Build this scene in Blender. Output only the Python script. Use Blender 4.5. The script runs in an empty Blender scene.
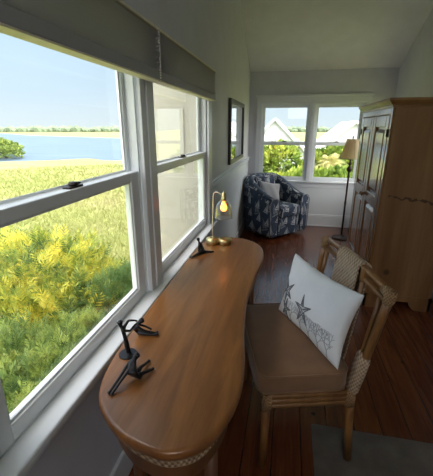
import bpy, bmesh, math, random
import numpy as np
from mathutils import Vector, Matrix

random.seed(7)
rng = np.random.default_rng(11)
SC = bpy.context.scene
COL = SC.collection
PI = math.pi

# ------------------------------------------------------------------ helpers
def link(o, parent=None):
    COL.objects.link(o)
    if parent is not None:
        o.parent = parent
    return o

def thing(name, label, cat, loc=(0, 0, 0), rotz=0.0, group=None):
    o = bpy.data.objects.new(name, None)
    o.location = loc
    o.rotation_euler = (0, 0, rotz)
    o['label'] = label
    o['category'] = cat
    if group:
        o['group'] = group
    return link(o)

def tag(o, label, cat, group=None, kind=None):
    o['label'] = label
    o['category'] = cat
    if group:
        o['group'] = group
    if kind:
        o['kind'] = kind
    return o

def obj(name, bm, mat, parent=None, smooth=False, bevel=0.0, seg=2, subsurf=0, angle=40):
    bmesh.ops.recalc_face_normals(bm, faces=bm.faces[:])
    me = bpy.data.meshes.new(name)
    bm.to_mesh(me)
    bm.free()
    me.materials.append(mat)
    o = bpy.data.objects.new(name, me)
    link(o, parent)
    if smooth:
        for p in me.polygons:
            p.use_smooth = True
    if bevel > 0:
        m = o.modifiers.new('bevel', 'BEVEL')
        m.width = bevel
        m.segments = seg
        m.limit_method = 'ANGLE'
        m.angle_limit = math.radians(angle)
    if subsurf:
        m = o.modifiers.new('sub', 'SUBSURF')
        m.levels = subsurf
        m.render_levels = subsurf
    return o

def mesh_np(name, verts, faces, mat, parent=None):
    me = bpy.data.meshes.new(name)
    me.from_pydata([tuple(v) for v in verts], [], [tuple(int(i) for i in f) for f in faces])
    me.materials.append(mat)
    o = bpy.data.objects.new(name, me)
    return link(o, parent)

def struct(o):
    o['kind'] = 'structure'
    return o

def box(bm, a, b):
    x0, y0, z0 = [min(p, q) for p, q in zip(a, b)]
    x1, y1, z1 = [max(p, q) for p, q in zip(a, b)]
    v = [bm.verts.new(p) for p in [(x0, y0, z0), (x1, y0, z0), (x1, y1, z0), (x0, y1, z0),
                                   (x0, y0, z1), (x1, y0, z1), (x1, y1, z1), (x0, y1, z1)]]
    for f in [(0, 3, 2, 1), (4, 5, 6, 7), (0, 1, 5, 4), (1, 2, 6, 5), (2, 3, 7, 6), (3, 0, 4, 7)]:
        bm.faces.new([v[i] for i in f])

def nb():
    return bmesh.new()

def boxes(*bs):
    bm = nb()
    for a, b in bs:
        box(bm, a, b)
    return bm

def loft(bm, rings, closed=True, cap0=True, cap1=True):
    vs = [[bm.verts.new(p) for p in r] for r in rings]
    n = len(rings[0])
    for i in range(len(vs) - 1):
        for k in range(n if closed else n - 1):
            k2 = (k + 1) % n
            bm.faces.new([vs[i][k], vs[i][k2], vs[i + 1][k2], vs[i + 1][k]])
    if cap0:
        bm.faces.new(vs[0][::-1])
    if cap1:
        bm.faces.new(vs[-1])
    return vs

def lathe(bm, prof, c=(0, 0, 0), seg=32, cap0=True, cap1=True):
    rings = []
    for r, z in prof:
        rings.append([(c[0] + max(r, 1e-4) * math.cos(2 * PI * k / seg),
                       c[1] + max(r, 1e-4) * math.sin(2 * PI * k / seg), c[2] + z) for k in range(seg)])
    loft(bm, rings, True, cap0, cap1)

def tube(bm, pts, r, seg=10, closed=False, flat=1.0, up=None):
    pts = [Vector(p) for p in pts]
    n = len(pts)
    rs = r if isinstance(r, (list, tuple)) else [r] * n
    rings = []
    prev = None
    for i in range(n):
        if closed:
            t = pts[(i + 1) % n] - pts[i - 1]
        else:
            t = pts[min(i + 1, n - 1)] - pts[max(i - 1, 0)]
        t.normalize()
        if prev is None:
            a = Vector(up) if up else (Vector((0, 0, 1)) if abs(t.z) < 0.9 else Vector((1, 0, 0)))
        else:
            a = prev
        u = a - t * a.dot(t)
        if u.length < 1e-6:
            u = t.orthogonal()
        u.normalize()
        prev = u
        w = t.cross(u)
        rings.append([pts[i] + (u * math.cos(2 * PI * k / seg) * flat + w * math.sin(2 * PI * k / seg)) * rs[i] for k in range(seg)])
    if closed:
        vs = [[bm.verts.new(p) for p in q] for q in rings]
        for i in range(n):
            j = (i + 1) % n
            for k in range(seg):
                k2 = (k + 1) % seg
                bm.faces.new([vs[i][k], vs[i][k2], vs[j][k2], vs[j][k]])
    else:
        loft(bm, rings)

def spline(pts, n=8, closed=False):
    P = [Vector(p) for p in pts]
    out = []
    m = len(P)
    rngi = range(m) if closed else range(m - 1)
    for i in rngi:
        p0 = P[i - 1] if (closed or i > 0) else P[0]
        p1, p2 = P[i], P[(i + 1) % m]
        p3 = P[(i + 2) % m] if (closed or i + 2 < m) else P[-1]
        for k in range(n):
            t = k / n
            out.append(0.5 * ((2 * p1) + (p2 - p0) * t + (2 * p0 - 5 * p1 + 4 * p2 - p3) * t * t + (3 * p1 - p0 - 3 * p2 + p3) * t ** 3))
    if not closed:
        out.append(P[-1])
    return out

def rrect(x0, x1, y0, y1, r, n=6):
    out = []
    for cx, cy, a0 in [(x1 - r, y1 - r, 0), (x0 + r, y1 - r, 90), (x0 + r, y0 + r, 180), (x1 - r, y0 + r, 270)]:
        for k in range(n + 1):
            a = math.radians(a0 + 90 * k / n)
            out.append((cx + r * math.cos(a), cy + r * math.sin(a)))
    return out

def inset(poly, d):
    n = len(poly)
    out = []
    for i in range(n):
        a, b = Vector(poly[i - 1][:2]), Vector(poly[(i + 1) % n][:2])
        t = (b - a).normalized()
        nrm = Vector((-t.y, t.x))          # points inwards for a CCW polygon
        out.append((poly[i][0] + nrm.x * d, poly[i][1] + nrm.y * d))
    return out

def level_loft(bm, poly, levels):
    loft(bm, [[(p[0], p[1], z) for p in inset(poly, d)] for d, z in levels])

# ------------------------------------------------------------------ materials
def new_mat(name):
    m = bpy.data.materials.new(name)
    m.use_nodes = True
    nt = m.node_tree
    b = nt.nodes['Principled BSDF']
    return m, nt, b

def N(nt, t, **kw):
    n = nt.nodes.new(t)
    for k, v in kw.items():
        setattr(n, k, v)
    return n

def mth(nt, op, a, b=None, c=None):
    n = N(nt, 'ShaderNodeMath', operation=op)
    for i, v in enumerate((a, b, c)):
        if v is None:
            continue
        if isinstance(v, (int, float)):
            n.inputs[i].default_value = v
        else:
            nt.links.new(v, n.inputs[i])
    return n.outputs[0]

def coords(nt, scale=(1, 1, 1), rot=(0, 0, 0), kind='Object', loc=(0, 0, 0)):
    tc = N(nt, 'ShaderNodeTexCoord')
    mp = N(nt, 'ShaderNodeMapping')
    mp.inputs['Scale'].default_value = scale
    mp.inputs['Rotation'].default_value = rot
    mp.inputs['Location'].default_value = loc
    nt.links.new(tc.outputs[kind], mp.inputs['Vector'])
    return mp.outputs['Vector']

def noise(nt, vec, scale=5, detail=4, rough=0.55, dist=0.0):
    n = N(nt, 'ShaderNodeTexNoise')
    n.inputs['Scale'].default_value = scale
    n.inputs['Detail'].default_value = detail
    n.inputs['Roughness'].default_value = rough
    n.inputs['Distortion'].default_value = dist
    nt.links.new(vec, n.inputs['Vector'])
    return n.outputs['Fac']

def ramp(nt, fac, stops):
    r = N(nt, 'ShaderNodeValToRGB')
    el = r.color_ramp.elements
    while len(el) < len(stops):
        el.new(0.5)
    for e, (p, c) in zip(el, stops):
        e.position = p
        e.color = (*c, 1)
    nt.links.new(fac, r.inputs['Fac'])
    return r.outputs['Color']

def mix(nt, fac, a, b, blend='MIX'):
    m = N(nt, 'ShaderNodeMix', data_type='RGBA', blend_type=blend)
    for i, v in ((0, fac), (6, a), (7, b)):
        if isinstance(v, (int, float)):
            m.inputs[i].default_value = v
        elif isinstance(v, (tuple, list)):
            m.inputs[i].default_value = (*v, 1)
        else:
            nt.links.new(v, m.inputs[i])
    return m.outputs[2]

def bump(nt, b, h, strength=0.3, dist=0.01):
    n = N(nt, 'ShaderNodeBump')
    n.inputs['Strength'].default_value = strength
    n.inputs['Distance'].default_value = dist
    nt.links.new(h, n.inputs['Height'])
    nt.links.new(n.outputs['Normal'], b.inputs['Normal'])

def paint(name, c, rough=0.5, var=0.04, scale=6, bmp=0.05):
    m, nt, b = new_mat(name)
    f = noise(nt, coords(nt), scale, 4)
    lo = tuple(x * (1 - var) for x in c)
    hi = tuple(min(1, x * (1 + var)) for x in c)
    nt.links.new(ramp(nt, f, [(0.3, lo), (0.7, hi)]), b.inputs['Base Color'])
    b.inputs['Roughness'].default_value = rough
    if bmp:
        bump(nt, b, noise(nt, coords(nt), 180, 2), bmp, 0.002)
    return m

def wood(name, dark, mid, light, scale=(6, 1, 6), rough=0.35, coat=0.0, ring=1.0, knots=False, bmp=0.08, fine=30):
    m, nt, b = new_mat(name)
    v = coords(nt, scale)
    big = noise(nt, v, 1.6 * ring, 5, 0.6, 0.6)
    v2 = coords(nt, tuple(s * fine / 6 for s in scale))
    fn = noise(nt, v2, 3.0, 3, 0.7, 0.2)
    col = ramp(nt, big, [(0.25, dark), (0.5, mid), (0.75, light)])
    col = mix(nt, mth(nt, 'MULTIPLY', fn, 0.45), col, dark)
    if knots:
        vo = N(nt, 'ShaderNodeTexVoronoi')
        vo.inputs['Scale'].default_value = 1.0
        nt.links.new(coords(nt, (2.2, 2.2, 2.0), loc=(0.3, 0.1, 0.2)), vo.inputs['Vector'])
        k = ramp(nt, vo.outputs['Distance'], [(0.035, (1, 1, 1)), (0.07, (0, 0, 0))])
        col = mix(nt, mth(nt, 'MULTIPLY', k, 0.75), col, tuple(x * 0.35 for x in dark))
    nt.links.new(col, b.inputs['Base Color'])
    b.inputs['Roughness'].default_value = rough
    b.inputs['Coat Weight'].default_value = coat
    b.inputs['Coat Roughness'].default_value = 0.12
    bump(nt, b, fn, bmp, 0.003)
    return m

def plain(name, c, rough=0.5, metal=0.0, emit=None, es=0.0):
    m, nt, b = new_mat(name)
    f = noise(nt, coords(nt), 25, 3)
    nt.links.new(ramp(nt, f, [(0.3, tuple(x * 0.9 for x in c)), (0.7, tuple(min(1, x * 1.08) for x in c))]), b.inputs['Base Color'])
    b.inputs['Roughness'].default_value = rough
    b.inputs['Metallic'].default_value = metal
    if emit:
        b.inputs['Emission Color'].default_value = (*emit, 1)
        b.inputs['Emission Strength'].default_value = es
    return m

def glass_mat(name, tint=(0.97, 0.985, 0.98), refl=1.0, rough=0.0):
    m = bpy.data.materials.new(name)
    m.use_nodes = True
    nt = m.node_tree
    nt.nodes.clear()
    out = N(nt, 'ShaderNodeOutputMaterial')
    tr = N(nt, 'ShaderNodeBsdfTransparent')
    tr.inputs['Color'].default_value = (*tint, 1)
    gl = N(nt, 'ShaderNodeBsdfGlossy')
    gl.inputs['Roughness'].default_value = rough
    lw = N(nt, 'ShaderNodeLayerWeight')
    lw.inputs['Blend'].default_value = 0.5
    f5 = mth(nt, 'MULTIPLY_ADD', mth(nt, 'POWER', lw.outputs['Facing'], 5.0), 0.9, 0.022)
    mx = N(nt, 'ShaderNodeMixShader')
    nt.links.new(mth(nt, 'MINIMUM', mth(nt, 'MULTIPLY', f5, refl), 0.9), mx.inputs[0])
    nt.links.new(tr.outputs[0], mx.inputs[1])
    nt.links.new(gl.outputs[0], mx.inputs[2])
    nt.links.new(mx.outputs[0], out.inputs['Surface'])
    return m

def weave_mat(name, dark, light, s=90, kind='Object', rough=0.6):
    m, nt, b = new_mat(name)
    v = coords(nt, (s, s, s), kind=kind)
    sp = N(nt, 'ShaderNodeSeparateXYZ')
    nt.links.new(v, sp.inputs[0])
    a = mth(nt, 'SINE', mth(nt, 'ADD', sp.outputs[0], sp.outputs[1]))
    c = mth(nt, 'SINE', mth(nt, 'MULTIPLY', sp.outputs[2], 1.0))
    h = mth(nt, 'MULTIPLY_ADD', mth(nt, 'MULTIPLY', a, c), 0.5, 0.5)
    n2 = noise(nt, coords(nt), 40, 3)
    h2 = mth(nt, 'MULTIPLY_ADD', n2, 0.5, mth(nt, 'MULTIPLY', h, 0.6))
    nt.links.new(ramp(nt, h2, [(0.15, dark), (0.75, light)]), b.inputs['Base Color'])
    b.inputs['Roughness'].default_value = rough
    bump(nt, b, h, 0.9, 0.004)
    return m

def fabric(name, c, rough=0.9, s=500, var=0.12):
    m, nt, b = new_mat(name)
    f = noise(nt, coords(nt), 9, 4)
    lo = tuple(x * (1 - var) for x in c)
    hi = tuple(min(1, x * (1 + var)) for x in c)
    nt.links.new(ramp(nt, f, [(0.3, lo), (0.7, hi)]), b.inputs['Base Color'])
    b.inputs['Roughness'].default_value = rough
    b.inputs['Sheen Weight'].default_value = 0.25
    bump(nt, b, noise(nt, coords(nt), s, 2), 0.25, 0.002)
    return m

def leaf_mat(name, stops, scale=1.2):
    m, nt, b = new_mat(name)
    g = N(nt, 'ShaderNodeNewGeometry')
    r = g.outputs['Random Per Island']
    n1 = noise(nt, coords(nt), scale, 3)
    f = mth(nt, 'ADD', mth(nt, 'MULTIPLY', r, 0.2), mth(nt, 'MULTIPLY_ADD', n1, 1.9, -0.55))
    nt.links.new(ramp(nt, f, stops), b.inputs['Base Color'])
    b.inputs['Roughness'].default_value = 0.65
    tl = N(nt, 'ShaderNodeBsdfTranslucent')
    nt.links.new(ramp(nt, f, stops), tl.inputs['Color'])
    mx = N(nt, 'ShaderNodeMixShader')
    mx.inputs[0].default_value = 0.35
    out = nt.nodes['Material Output']
    nt.links.new(b.outputs[0], mx.inputs[1])
    nt.links.new(tl.outputs[0], mx.inputs[2])
    nt.links.new(mx.outputs[0], out.inputs['Surface'])
    return m

M = {}
M['wall'] = paint('sage_wall_paint', (0.60, 0.61, 0.67), 0.55)
M['ceil'] = paint('ceiling_paint', (0.77, 0.765, 0.80), 0.7)
M['trim'] = paint('white_trim_paint', (0.69, 0.73, 0.77), 0.3, 0.02, 3, 0.0)
M['wains'] = paint('pale_wainscot_paint', (0.64, 0.69, 0.72), 0.4, 0.02, 3, 0.0)
M['vinyl'] = paint('white_sash_paint', (0.74, 0.79, 0.83), 0.28, 0.015, 3, 0.0)
M['glass'] = glass_mat('window_glass')
M['hazeglass'] = glass_mat('dusty_window_glass', (0.95, 0.97, 0.965), 1.4, 0.0)
M['bronze'] = plain('dark_bronze', (0.035, 0.03, 0.028), 0.38, 0.7)
M['statue'] = plain('blackened_statue_bronze', (0.022, 0.022, 0.026), 0.42, 0.55)
M['brass'] = plain('antique_brass', (0.62, 0.52, 0.26), 0.3, 1.0)
M['nickel'] = plain('brushed_brass_stem', (0.66, 0.62, 0.55), 0.4, 0.8)
M['desk'] = wood('honey_oak_top', (0.105, 0.036, 0.009), (0.25, 0.098, 0.025), (0.385, 0.165, 0.045), (9, 0.9, 9), 0.34, 0.2, fine=40)
M['deskbase'] = wood('brown_rattan_wood', (0.06, 0.022, 0.008), (0.14, 0.055, 0.02), (0.22, 0.09, 0.035), (5, 5, 0.8), 0.4)
M['pine'] = M['pine_side'] = wood('honey_pine', (0.14, 0.062, 0.022), (0.28, 0.140, 0.054), (0.44, 0.245, 0.105), (3.2, 3.2, 0.35), 0.36, 0.15, knots=True, fine=24)
def cracked_pine():
    m = M['pine'].copy()
    m.name = 'cracked_honey_pine'
    nt = m.node_tree
    b = nt.nodes['Principled BSDF']
    old = b.inputs['Base Color'].links[0].from_socket
    tc = N(nt, 'ShaderNodeTexCoord')
    sp = N(nt, 'ShaderNodeSeparateXYZ')
    nt.links.new(tc.outputs['Object'], sp.inputs[0])
    nz = noise(nt, coords(nt), 14, 4)
    line = mth(nt, 'ADD', mth(nt, 'MULTIPLY_ADD', sp.outputs[0], -0.16, 1.0), mth(nt, 'MULTIPLY_ADD', nz, 0.09, -0.045))
    dd = mth(nt, 'ABSOLUTE', mth(nt, 'SUBTRACT', sp.outputs[2], line))
    th = mth(nt, 'MULTIPLY_ADD', noise(nt, coords(nt), 30, 2), 0.03, -0.0085)
    msk = mth(nt, 'MULTIPLY', mth(nt, 'LESS_THAN', dd, th), mth(nt, 'GREATER_THAN', sp.outputs[0], 0.06))
    nt.links.new(mix(nt, mth(nt, 'MULTIPLY', msk, 0.8), old, (0.045, 0.018, 0.008)), b.inputs['Base Color'])
    return m
M['pine_side'] = cracked_pine()
M['pinedoor'] = wood('honey_pine_door', (0.15, 0.066, 0.022), (0.25, 0.115, 0.04), (0.34, 0.165, 0.06), (4, 4, 0.5), 0.24, 0.5, fine=24)
M['bamboo'] = wood('rattan_pole', (0.11, 0.045, 0.013), (0.26, 0.12, 0.036), (0.40, 0.20, 0.065), (9, 9, 3), 0.35, 0.2)
M['bind'] = weave_mat('rattan_binding', (0.10, 0.045, 0.018), (0.40, 0.24, 0.11), 420)
M['weave'] = weave_mat('pale_woven_wicker', (0.16, 0.085, 0.045), (0.62, 0.47, 0.33), 300)
M['band'] = weave_mat('desk_wicker_band', (0.06, 0.03, 0.015), (0.42, 0.29, 0.18), 330)
M['cushion'] = fabric('brown_twill', (0.23, 0.125, 0.065), 0.85)
M['piping'] = fabric('brown_piping', (0.25, 0.14, 0.075), 0.8)
M['white_cotton'] = fabric('white_cotton', (0.78, 0.79, 0.80), 0.9, 300, 0.04)
M['thread'] = plain('grey_embroidery_thread', (0.13, 0.14, 0.16), 0.8)
M['pale_thread'] = plain('pale_grey_embroidery_thread', (0.42, 0.43, 0.45), 0.8)
M['grey_linen'] = fabric('pale_grey_linen', (0.36, 0.38, 0.41), 0.9, 400, 0.06)
M['rug'] = fabric('grey_rug_pile', (0.115, 0.098, 0.085), 1.0, 260, 0.3)
M['mirror'] = plain('mirror_glass', (0.92, 0.93, 0.93), 0.0, 1.0)
M['blackframe'] = plain('black_frame_wood', (0.022, 0.018, 0.016), 0.4)
M['ironpole'] = plain('oil_rubbed_iron', (0.03, 0.02, 0.015), 0.4, 0.5)
M['shade_lip'] = plain('shade_lip', (0.75, 0.72, 0.55), 0.5)
M['shade_rail'] = paint('grey_shade_rail', (0.33, 0.335, 0.35), 0.5, 0.02, 3, 0.0)
M['bead'] = plain('white_bead_chain', (0.8, 0.8, 0.78), 0.4)
M['bulb'] = plain('warm_bulb', (1, 0.75, 0.4), 0.3, 0, (1.0, 0.20, 0.038), 6.0)
M['cord'] = plain('beige_cord', (0.5, 0.42, 0.3), 0.5)
M['bellglass'] = glass_mat('seeded_lamp_glass', (0.965, 0.94, 0.88), 4.0, 0.03)
M['bark'] = paint('tree_bark', (0.12, 0.085, 0.06), 0.9, 0.3, 8, 0.3)

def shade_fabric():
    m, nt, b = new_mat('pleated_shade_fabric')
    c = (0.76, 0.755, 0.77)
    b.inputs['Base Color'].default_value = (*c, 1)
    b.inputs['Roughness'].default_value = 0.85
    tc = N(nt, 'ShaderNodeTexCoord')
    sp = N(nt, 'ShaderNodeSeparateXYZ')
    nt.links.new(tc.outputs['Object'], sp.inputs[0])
    f = mth(nt, 'MULTIPLY_ADD', mth(nt, 'SINE', mth(nt, 'MULTIPLY', mth(nt, 'SUBTRACT', sp.outputs[2], 0.044), 2 * PI / 0.0143)), 0.5, 0.5)  # one darker band per pleat paints crease shading into the cloth colour
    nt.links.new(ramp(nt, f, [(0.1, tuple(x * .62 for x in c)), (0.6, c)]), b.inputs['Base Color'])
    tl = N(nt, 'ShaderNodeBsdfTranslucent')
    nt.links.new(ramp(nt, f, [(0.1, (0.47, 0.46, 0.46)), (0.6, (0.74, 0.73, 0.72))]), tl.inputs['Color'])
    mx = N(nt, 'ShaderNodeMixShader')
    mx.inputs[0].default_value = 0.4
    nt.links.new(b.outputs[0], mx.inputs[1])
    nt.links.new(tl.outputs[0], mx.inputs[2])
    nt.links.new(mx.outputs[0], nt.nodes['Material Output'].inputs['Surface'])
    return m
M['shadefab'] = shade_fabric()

def lampshade_mat():
    m, nt, b = new_mat('parchment_lamp_shade')
    c = (0.72, 0.65, 0.50)
    f = noise(nt, coords(nt), 40, 3)
    nt.links.new(ramp(nt, f, [(0.3, tuple(x * .93 for x in c)), (0.7, c)]), b.inputs['Base Color'])
    b.inputs['Roughness'].default_value = 0.8
    tl = N(nt, 'ShaderNodeBsdfTranslucent')
    tl.inputs['Color'].default_value = (0.88, 0.78, 0.58, 1)
    mx = N(nt, 'ShaderNodeMixShader')
    mx.inputs[0].default_value = 0.65
    nt.links.new(b.outputs[0], mx.inputs[1])
    nt.links.new(tl.outputs[0], mx.inputs[2])
    nt.links.new(mx.outputs[0], nt.nodes['Material Output'].inputs['Surface'])
    return m
M['lampshade'] = lampshade_mat()

def floor_mat():
    m, nt, b = new_mat('heart_pine_planks')
    tc = N(nt, 'ShaderNodeTexCoord')
    sp = N(nt, 'ShaderNodeSeparateXYZ')
    nt.links.new(tc.outputs['Object'], sp.inputs[0])
    w = 0.139
    u = mth(nt, 'DIVIDE', mth(nt, 'ADD', sp.outputs[0], 10 * w - 0.705), w)
    idx = mth(nt, 'FLOOR', u)
    fr = mth(nt, 'FRACT', u)
    wn = N(nt, 'ShaderNodeTexWhiteNoise', noise_dimensions='1D')
    nt.links.new(idx, wn.inputs['W'])
    yo = mth(nt, 'ADD', sp.outputs[1], mth(nt, 'MULTIPLY', wn.outputs['Value'], 3.0))
    yl = mth(nt, 'DIVIDE', yo, 2.3)
    yi = mth(nt, 'FLOOR', yl)
    yf = mth(nt, 'FRACT', yl)
    wn2 = N(nt, 'ShaderNodeTexWhiteNoise', noise_dimensions='2D')
    cb = N(nt, 'ShaderNodeCombineXYZ')
    nt.links.new(idx, cb.inputs[0])
    nt.links.new(yi, cb.inputs[1])
    nt.links.new(cb.outputs[0], wn2.inputs['Vector'])
    # grain coordinates shifted per plank
    cg = N(nt, 'ShaderNodeCombineXYZ')
    nt.links.new(mth(nt, 'MULTIPLY_ADD', wn2.outputs['Value'], 37.0, mth(nt, 'MULTIPLY', sp.outputs[0], 14)), cg.inputs[0])
    nt.links.new(mth(nt, 'MULTIPLY', yo, 1.1), cg.inputs[1])
    g = noise(nt, cg.outputs[0], 2.2, 6, 0.62, 0.8)
    base = ramp(nt, g, [(0.25, (0.065, 0.016, 0.006)), (0.5, (0.155, 0.045, 0.016)), (0.78, (0.26, 0.09, 0.032))])
    base = mix(nt, mth(nt, 'MULTIPLY', wn2.outputs['Value'], 0.55), base, (0.085, 0.022, 0.009))
    # nail holes and knots
    vo = N(nt, 'ShaderNodeTexVoronoi')
    vo.inputs['Scale'].default_value = 6.0
    nt.links.new(tc.outputs['Object'], vo.inputs['Vector'])
    k = ramp(nt, vo.outputs['Distance'], [(0.05, (1, 1, 1)), (0.1, (0, 0, 0))])
    base = mix(nt, mth(nt, 'MULTIPLY', k, 0.8), base, (0.02, 0.008, 0.004))
    e1 = mth(nt, 'LESS_THAN', fr, 0.022)
    e2 = mth(nt, 'GREATER_THAN', fr, 0.978)
    e3 = mth(nt, 'LESS_THAN', yf, 0.0022)
    seam = mth(nt, 'MAXIMUM', mth(nt, 'MAXIMUM', e1, e2), e3)
    base = mix(nt, mth(nt, 'MULTIPLY', seam, 0.85), base, (0.012, 0.005, 0.003))
    nt.links.new(base, b.inputs['Base Color'])
    b.inputs['Roughness'].default_value = 0.27
    b.inputs['Coat Weight'].default_value = 0.3
    b.inputs['Coat Roughness'].default_value = 0.15
    h = mth(nt, 'SUBTRACT', mth(nt, 'MULTIPLY', g, 0.35), seam)
    bump(nt, b, h, 0.25, 0.003)
    return m
M['floor'] = floor_mat()

def sail_mat():
    """navy fabric with scattered white sailing boats; uses the UV map in metres"""
    m, nt, b = new_mat('navy_sailboat_fabric')
    uv = N(nt, 'ShaderNodeUVMap')
    def layer(cell, off, ang, rs):
        mp = N(nt, 'ShaderNodeMapping')
        mp.inputs['Scale'].default_value = (1 / cell, 1 / cell, 1)
        mp.inputs['Location'].default_value = (off[0], off[1], 0)
        mp.inputs['Rotation'].default_value = (0, 0, ang)
        nt.links.new(uv.outputs[0], mp.inputs[0])
        sp = N(nt, 'ShaderNodeSeparateXYZ')
        nt.links.new(mp.outputs[0], sp.inputs[0])
        row = mth(nt, 'FLOOR', sp.outputs[1])
        x = mth(nt, 'ADD', sp.outputs[0], mth(nt, 'MULTIPLY', row, 0.37))
        u = mth(nt, 'SUBTRACT', mth(nt, 'FRACT', x), 0.5)
        v = mth(nt, 'SUBTRACT', mth(nt, 'FRACT', sp.outputs[1]), 0.5)
        # main sail: right triangle
        def tri(u0, v0, w, h, sgn):
            a = mth(nt, 'MULTIPLY', mth(nt, 'SUBTRACT', u, u0), sgn / w)
            c = mth(nt, 'DIVIDE', mth(nt, 'SUBTRACT', v, v0), h)
            t1 = mth(nt, 'GREATER_THAN', a, 0.0)
            t2 = mth(nt, 'GREATER_THAN', c, 0.0)
            t3 = mth(nt, 'LESS_THAN', mth(nt, 'ADD', a, c), 1.0)
            return mth(nt, 'MULTIPLY', mth(nt, 'MULTIPLY', t1, t2), t3)
        s1 = tri(0.02, -0.22, 0.24 * rs, 0.66, 1)
        s2 = tri(-0.02, -0.2, 0.16 * rs, 0.46, -1)
        hu = mth(nt, 'LESS_THAN', mth(nt, 'ABSOLUTE', u), 0.26)
        hv = mth(nt, 'MULTIPLY', mth(nt, 'GREATER_THAN', v, -0.33), mth(nt, 'LESS_THAN', v, -0.26))
        return mth(nt, 'MAXIMUM', mth(nt, 'MAXIMUM', s1, s2), mth(nt, 'MULTIPLY', hu, hv))
    l1 = layer(0.17, (0.1, 0.2), 0.25, 1.0)
    l2 = layer(0.24, (0.6, 0.55), -0.3, 0.8)
    nz = noise(nt, coords(nt, kind='UV'), 40, 3)
    s = mth(nt, 'MULTIPLY', mth(nt, 'MAXIMUM', l1, mth(nt, 'MULTIPLY', l2, 0.4)), mth(nt, 'MULTIPLY_ADD', nz, 0.9, 0.2))
    navy = ramp(nt, noise(nt, coords(nt, kind='UV'), 14, 3), [(0.3, (0.013, 0.026, 0.055)), (0.7, (0.034, 0.060, 0.108))])
    nt.links.new(mix(nt, s, navy, (0.62, 0.66, 0.70)), b.inputs['Base Color'])
    b.inputs['Roughness'].default_value = 0.85
    return m
M['sail'] = sail_mat()

# ------------------------------------------------------------------ camera (solved from vanishing points)
F_PX = 338.0
pitch, yaw, roll = 0.316, 0.2065, 0.0015
cp, sp_, cy, sy, cr, sr = math.cos(pitch), math.sin(pitch), math.cos(yaw), math.sin(yaw), math.cos(roll), math.sin(roll)
B = Matrix(((1, 0, 0), (0, 0, -1), (0, 1, 0)))
RZ = Matrix(((cy, sy, 0), (-sy, cy, 0), (0, 0, 1)))
RP = Matrix(((1, 0, 0), (0, cp, -sp_), (0, sp_, cp)))
RR = Matrix(((cr, -sr, 0), (sr, cr, 0), (0, 0, 1)))
R = RR @ RP @ B @ RZ
cam = bpy.data.cameras.new('camera')
cam.sensor_width = 36.0
cam.sensor_fit = 'HORIZONTAL'
cam.lens = 36.0 * F_PX / 433.0
cam.clip_start = 0.02
cam.clip_end = 3000
co = bpy.data.objects.new('camera', cam)
COL.objects.link(co)
rx, ry, rz_ = R[0], R[1], R[2]
co.matrix_world = Matrix(((rx[0], -ry[0], -rz_[0], 0), (rx[1], -ry[1], -rz_[1], 0), (rx[2], -ry[2], -rz_[2], 1.5), (0, 0, 0, 1)))
SC.camera = co

# ------------------------------------------------------------------ room shell
XL, XR, YB, YR = -0.635, 1.38, 5.45, -2.2
ZB = 2.275                 # ceiling height at the far wall
W1 = (0.455, 1.40)         # first pair of openings, along y
W2 = (1.55, 2.645)
ZS, ZH = 0.735, 1.90       # stool top, head
W3 = (-0.45, 0.27)
W4 = (0.33, 1.01)
ZS2, ZH2 = 0.715, 1.845
TH = 0.075

struct(obj('floor', boxes(((XL - TH, YR - TH, -0.12), (XR + TH, YB + TH, 0))), M['floor']))

def ceil_z(y):
    return min(ZB + (YB - y) * 0.458, 3.55)

# left wall with two openings
bm = nb()
for a, b_ in [((YR - TH, 0.0), (W1[0], 3.8)), ((W1[1] + 0.04, 0.0), (W2[0], ZH)), ((W2[1], 0.0), (YB + TH, 3.8))]:
    box(bm, (XL - TH, a[0], a[1]), (XL, b_[0], b_[1]))
box(bm, (XL - TH, W1[0], 0), (XL, W1[1] + 0.04, ZS - 0.03))
box(bm, (XL - TH, W2[0], 0), (XL, W2[1], ZS - 0.03))
box(bm, (XL - TH, W1[0], ZH), (XL, W2[1], 3.8))
struct(obj('wall_left', bm, M['wall']))
# far wall with two openings
bm = nb()
box(bm, (XL, YB, 0), (W3[0], YB + TH, 3.0))
box(bm, (W4[1], YB, 0), (XR, YB + TH, 3.0))
box(bm, (W3[1], YB, ZS2 - 0.03), (W4[0], YB + TH, ZH2))
box(bm, (W3[0], YB, 0), (W4[1], YB + TH, ZS2 - 0.03))
box(bm, (W3[0], YB, ZH2), (W4[1], YB + TH, 3.0))
struct(obj('wall_back', bm, M['wall']))
SW = (4.28, 5.30, 0.75, 1.80)     # unseen window beyond the wardrobe, added to bring in daylight
struct(obj('wall_right', boxes(((XR, YR - TH, 0), (XR + TH, SW[0], 3.8)), ((XR, SW[1], 0), (XR + TH, YB + TH, 3.8)),
                               ((XR, SW[0], 0), (XR + TH, SW[1], SW[2] - 0.03)), ((XR, SW[0], SW[3]), (XR + TH, SW[1], 3.8))), M['wall']))
# rear wall behind the photographer, with a glazed opening added to light the room
RW = (-0.2, 1.0, 1.75, 2.9)
bm = nb()
box(bm, (XL, YR - TH, 0), (RW[0], YR, 3.8))
box(bm, (RW[1], YR - TH, 0), (XR, YR, 3.8))
box(bm, (RW[0], YR - TH, 0), (RW[1], YR, RW[2]))
box(bm, (RW[0], YR - TH, RW[3]), (RW[1], YR, 3.8))
struct(obj('wall_rear', bm, M['wall']))
# sloped ceiling rising from the far wall, then level
yk = YB - (3.55 - ZB) / 0.458
bm = nb()
prof = [(YB + 0.02, ZB - 0.02 * 0.458), (yk, 3.55), (YR - 0.02, 3.55), (YR - 0.02, 3.75), (yk, 3.75), (YB + 0.02, ZB + 0.2)]
loft(bm, [[(XL - 0.02, y, z) for y, z in prof], [(XR + 0.02, y, z) for y, z in prof]])
struct(obj('ceiling', bm, M['ceil']))
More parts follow.
